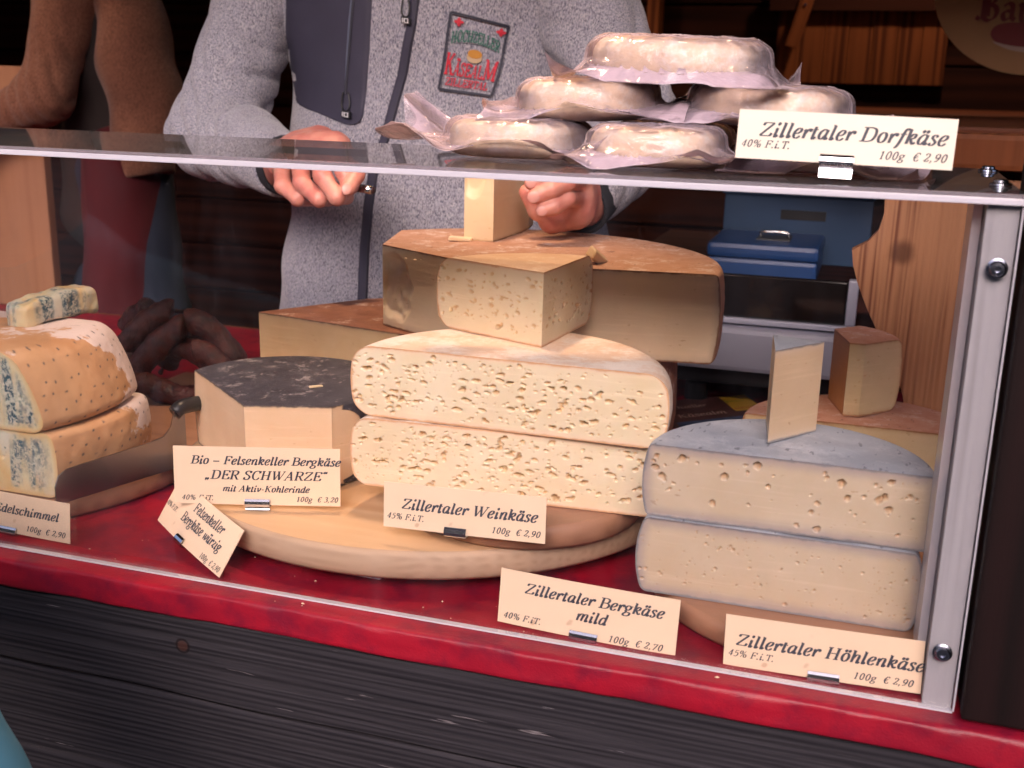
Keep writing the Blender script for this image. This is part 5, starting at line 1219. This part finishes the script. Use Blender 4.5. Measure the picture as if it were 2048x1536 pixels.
def slv(P): return smin(smin(cone(P, s0, s1, .062, .043), cone(P, s1, s2, .043, .032), .03), cone(P, s0, cA, .06, .06), .05)
def fs2(V): de = np.linalg.norm(V-s1, axis=1); s_ = (V-s1)@np.array([-.9, 0, -.3]); return -((1-np.abs(np.sin(s_*150+vnoise(V, 7, 1)*2)))**1.7-.25)*.0065*np.exp(-(de/.10)**2)+vnoise(V, 14, 3)*.006+vnoise(V, 40, 3)*.002
q2('sleeve', slv, np.minimum(s2, s1)-.08, np.maximum(np.maximum(s0, cA), s1)+.1, .006, M_BROWN, fs2)
hw = s2+(s2-s1)*.22; V0 = (s2-s1)/np.linalg.norm(s2-s1)
ch = [[(hw+V0*.02+np.array([0, k*.016-.02, 0]), .009), (hw+V0*.055+np.array([0, k*.018-.022, -.01]), .008), (hw+V0*.078+np.array([0, k*.018-.022, -.028]), .0065)] for k in range(4)]+[[(hw+np.array([0, -.025, 0]), .011), (hw+V0*.03+np.array([0, -.045, -.012]), .009), (hw+V0*.05+np.array([0, -.045, -.02]), .0075)]]
q2('hand', hand(ch, [(s2, hw, .026, .03), (hw, hw+V0*.03, .028, .026)]), np.minimum(s2, hw)-.12, np.maximum(s2, hw)+.09, .004, M_SKIN)
a, b = pw(197, 345, 1.02), pw(205, 650, 1.02)
def apron(P):
    q = P.copy(); q[..., 1] = (q[..., 1]-1.10)*.8+1.10
    d = np.abs(cone(q, (a[0]-.002, 1.10, a[2]+.02), (b[0], 1.10, b[2]), .064, .070))-.004
    return np.maximum(np.maximum(d, P[..., 1]-1.12), b[2]+.015-P[..., 2])
q2('apron', apron, (a[0]-.14, .95, b[2]-.05), (a[0]+.14, 1.2, a[2]+.09), .005, M_RED, ft(.002, .004))
a, b = pw(262, 340, 1.12), pw(300, 640, 1.12)
q2('trousers', lambda P: smin(smin(cone(P, a-[.02, 0, 0], b, .088, .075), cone(P, b, (b[0]-.01, 1.14, -.80), .075, .05), .03), cone(P, (Lo[0]-.02, 1.16, -.05), (Lo[0]-.03, 1.18, -.80), .08, .05), .03), (a[0]-.30, .92, -.86), (a[0]+.25, 1.36, a[2]+.13), .010, M_JEAN, ft(.003, .005))
hc2 = (U[0]-.05, 1.1, .80); q2('head', head_sdf(hc2, yaw_=-1.3), (hc2[0]-.16, hc2[1]-.15, .60), (hc2[0]+.16, hc2[1]+.16, .96), .006, M_SKIN)
q2('collar', lambda P: cone(P, (U[0], 1.12, U[2]+.03), (hc2[0], 1.1, .66), .085, .055), (U[0]-.2, .95, U[2]-.1), (U[0]+.2, 1.3, .76), .007, M_BROWN)
face_world(hc2, -1.3, p2, o2)

# passer-by whose light blue sleeve enters at the lower left
p3 = thing('person', 'passer-by in a light blue jacket cut off at the lower left corner', 'person', (-.66, -.28, -.95)); o3 = np.array([-.66, -.28, -.95])
def q3_(name, fn, lo, hi, h, m, disp=None): return pl(name, fn, lo, hi, h, m, disp, p3, o3)
M_LB = plain('light_blue_jacket', (.05, .18, .27), .7, 0, 300, .2, .12, 8)
e0_, e1_, e2_ = pw(-327, 1096, -.25), pw(-124, 1621, -.25), pw(0, 1950, -.26)
b3 = np.array([e0_[0]-.30, -.28, 0.])
def jk3(P):
    q = P.copy(); q[..., 1] = (q[..., 1]+.28)*1.5-.28
    d = cone(q, (b3[0], -.28, .12), (b3[0], -.28, -.42), .12, .14); d = smin(d, cone(P, (b3[0]+.05, -.28, e0_[2]+.02), e0_, .07, .046), .03); d = smin(d, smin(cone(P, e0_, e1_, .046, .046), cone(P, e1_, e2_, .046, .042), .02), .01)
    return np.minimum(d, 9)
q3_('jacket', jk3, (b3[0]-.22, -.46, -.52), (e2_[0]+.1, -.1, .28), .008, M_LB, lambda V: np.sin((V[:, 2]*.35+V[:, 0])*70+vnoise(V, 8, 4)*3)*.0022+vnoise(V, 16, 2)*.002)
q3_('trousers', lambda P: smin(cone(P, (b3[0]-.07, -.28, -.42), (b3[0]-.08, -.28, -.92), .1, .06), cone(P, (b3[0]+.07, -.28, -.42), (b3[0]+.08, -.28, -.92), .1, .06), .04), (b3[0]-.25, -.45, -.96), (b3[0]+.25, -.1, -.30), .012, M_JEAN)
hc3 = (b3[0], -.28, .40); q3_('head', head_sdf(hc3, yaw_=math.pi), (hc3[0]-.14, -.45, .18), (hc3[0]+.14, -.1, .56), .007, M_SKIN)
face_world(hc3, math.pi, p3, o3)
hw = e2_+np.array([.004, 0, -.03]); D3 = np.array([0, 0, -1.])
ch = [[(hw+D3*.03+np.array([0, k*.018-.027, 0]), .009), (hw+D3*.065+np.array([-.006, k*.018-.027, 0]), .008), (hw+D3*(.085+.006*(k in (1, 2)))+np.array([-.016, k*.017-.025, 0]), .0065)] for k in range(4)]+[[(hw+np.array([0, -.03, 0]), .011), (hw+D3*.03+np.array([.0, -.048, 0]), .009), (hw+D3*.05+np.array([-.004, -.05, 0]), .0075)]]
q3_('hand', hand(ch, [(e2_, hw, .026, .03), (hw, hw+D3*.03, .03, .028)]), hw-.13, hw+.09, .004, M_SKIN)

# crumbs on the red cloth
V, F = [], []
for i in range(50):
    if i < 22: x, y, z = rng.uniform(-.66, -.20), rng.uniform(.002, .05), .0008
    elif i < 26: x, y, z = rng.uniform(-.55, -.12), rng.uniform(-.02, .003), .0012
    else: x, y, z = rng.uniform(-.5, -.28), rng.uniform(.24, .42), .2158
    s_ = rng.uniform(.0003, .0010); a = rng.uniform(0, 6); e = rng.uniform(1, 2.5); b_ = len(V)
    for k in range(4): V.append((x+s_*e*math.cos(a+k*1.57)*(1 if k % 2 else .5), y+s_*math.sin(a+k*1.57), z-.0003))
    V.append((x, y, z+s_*.7)); F += [(b_+k, b_+(k+1) % 4, b_+4) for k in range(4)]+[(b_+3, b_+2, b_+1, b_)]
o = link('crumbs', mesh('crumbs', V, F), plain('crumb', (.66, .50, .34), .7)); o['kind'] = 'stuff'; o['label'] = 'loose pale cheese crumbs on the red cloth and the large wheel'; o['category'] = 'crumbs'

# ------------------------------------------------------------------ the stall's warm lamps, hanging above the case
def lamp(label, c, aim, energy, blend=.6, size=70, rad=.035, shade=True):
    t = thing('hanging_lamp', label, 'lamp', (c[0], c[1], c[2]), group='warm lamps hanging over the counter')
    link('shade', lathe_me([(.022, .13), (.03, .12), (.075, .03), (.082, .0), (.080, .0), (.073, .03), (.028, .118), (.0205, .128)], 48), plain('lamp_shade', (.30, .07, .02), .4, .3), t, True) if shade else None
    link('cord', tube_me([(0, 0, .128), (0, 0, 1.55-c[2])], .003, 8), M_BLACK, t)
    e = Nt('lamp_bulb'); e.pset(Base_Color=(1, .8, .6), Emission_Color=(1, .62, .32), Emission_Strength=14.)
    V, Q = surfnet(lambda P: ell(P, (0, 0, .055), (.026, .026, .032)), (-.04,)*3, (.04, .04, .1), .005); link('bulb', fast_mesh('bulb', V, Q), e.m, t)
    ld = bpy.data.lights.new('lamp_light', 'SPOT'); ld.energy = energy; ld.color = (1, .66, .42); ld.spot_size = R(size); ld.spot_blend = blend; ld.shadow_soft_size = rad
    lo = bpy.data.objects.new('lamp_light', ld); COL.objects.link(lo); lo.parent = t; lo.location = (0, 0, .01)
    lo.rotation_euler = Vector(np.array(c)-np.array(aim)).to_track_quat('Z', 'Y').to_euler(); return t
lamp('warm spot lamp with copper shade hanging above the left half of the case', (-.52, .26, .95), (-.46, .10, .05), 12., .5, 60, .03)
lamp('warm spot lamp with copper shade hanging above the wrapped cheeses', (-.20, .34, .98), (-.22, .14, .35), 2.2, .7, 55, .03)
lamp('warm lamp with copper shade hanging low near the brown wall', (-.9, 1.9, .98), (-1., 1.9, .0), 8., .8, 120, .04)
lamp('warm lamp with copper shade hanging near the round sign', (.02, 1.85, 1.02), (.0, 2.1, .3), 5., .8, 120, .04)
lamp('warm lamp with copper shade hanging over the brown cardigan', (-1.75, .80, .98), (-1.45, 1.1, .25), 4., .8, 70, .04)
p = atY(368, -32, 1.75)
t = thing('hanging_lamp', 'orange lamp shade just showing at the top edge beside the sleeve', 'lamp', (p[0], p[1], p[2]), group='warm lamps hanging over the counter')

e = Nt('glowing_shade'); e.pset(Base_Color=(.6, .22, .04), Emission_Color=(1, .32, .06), Emission_Strength=.5)
link('shade', lathe_me([(.03, .11), (.06, .07), (.075, .02), (.058, -.012), (.02, -.024), (.001, -.026)], 40), e.m, t, True)
link('cord', tube_me([(0, 0, .1), (0, 0, 1.55-p[2])], .003, 8), M_BLACK, t)
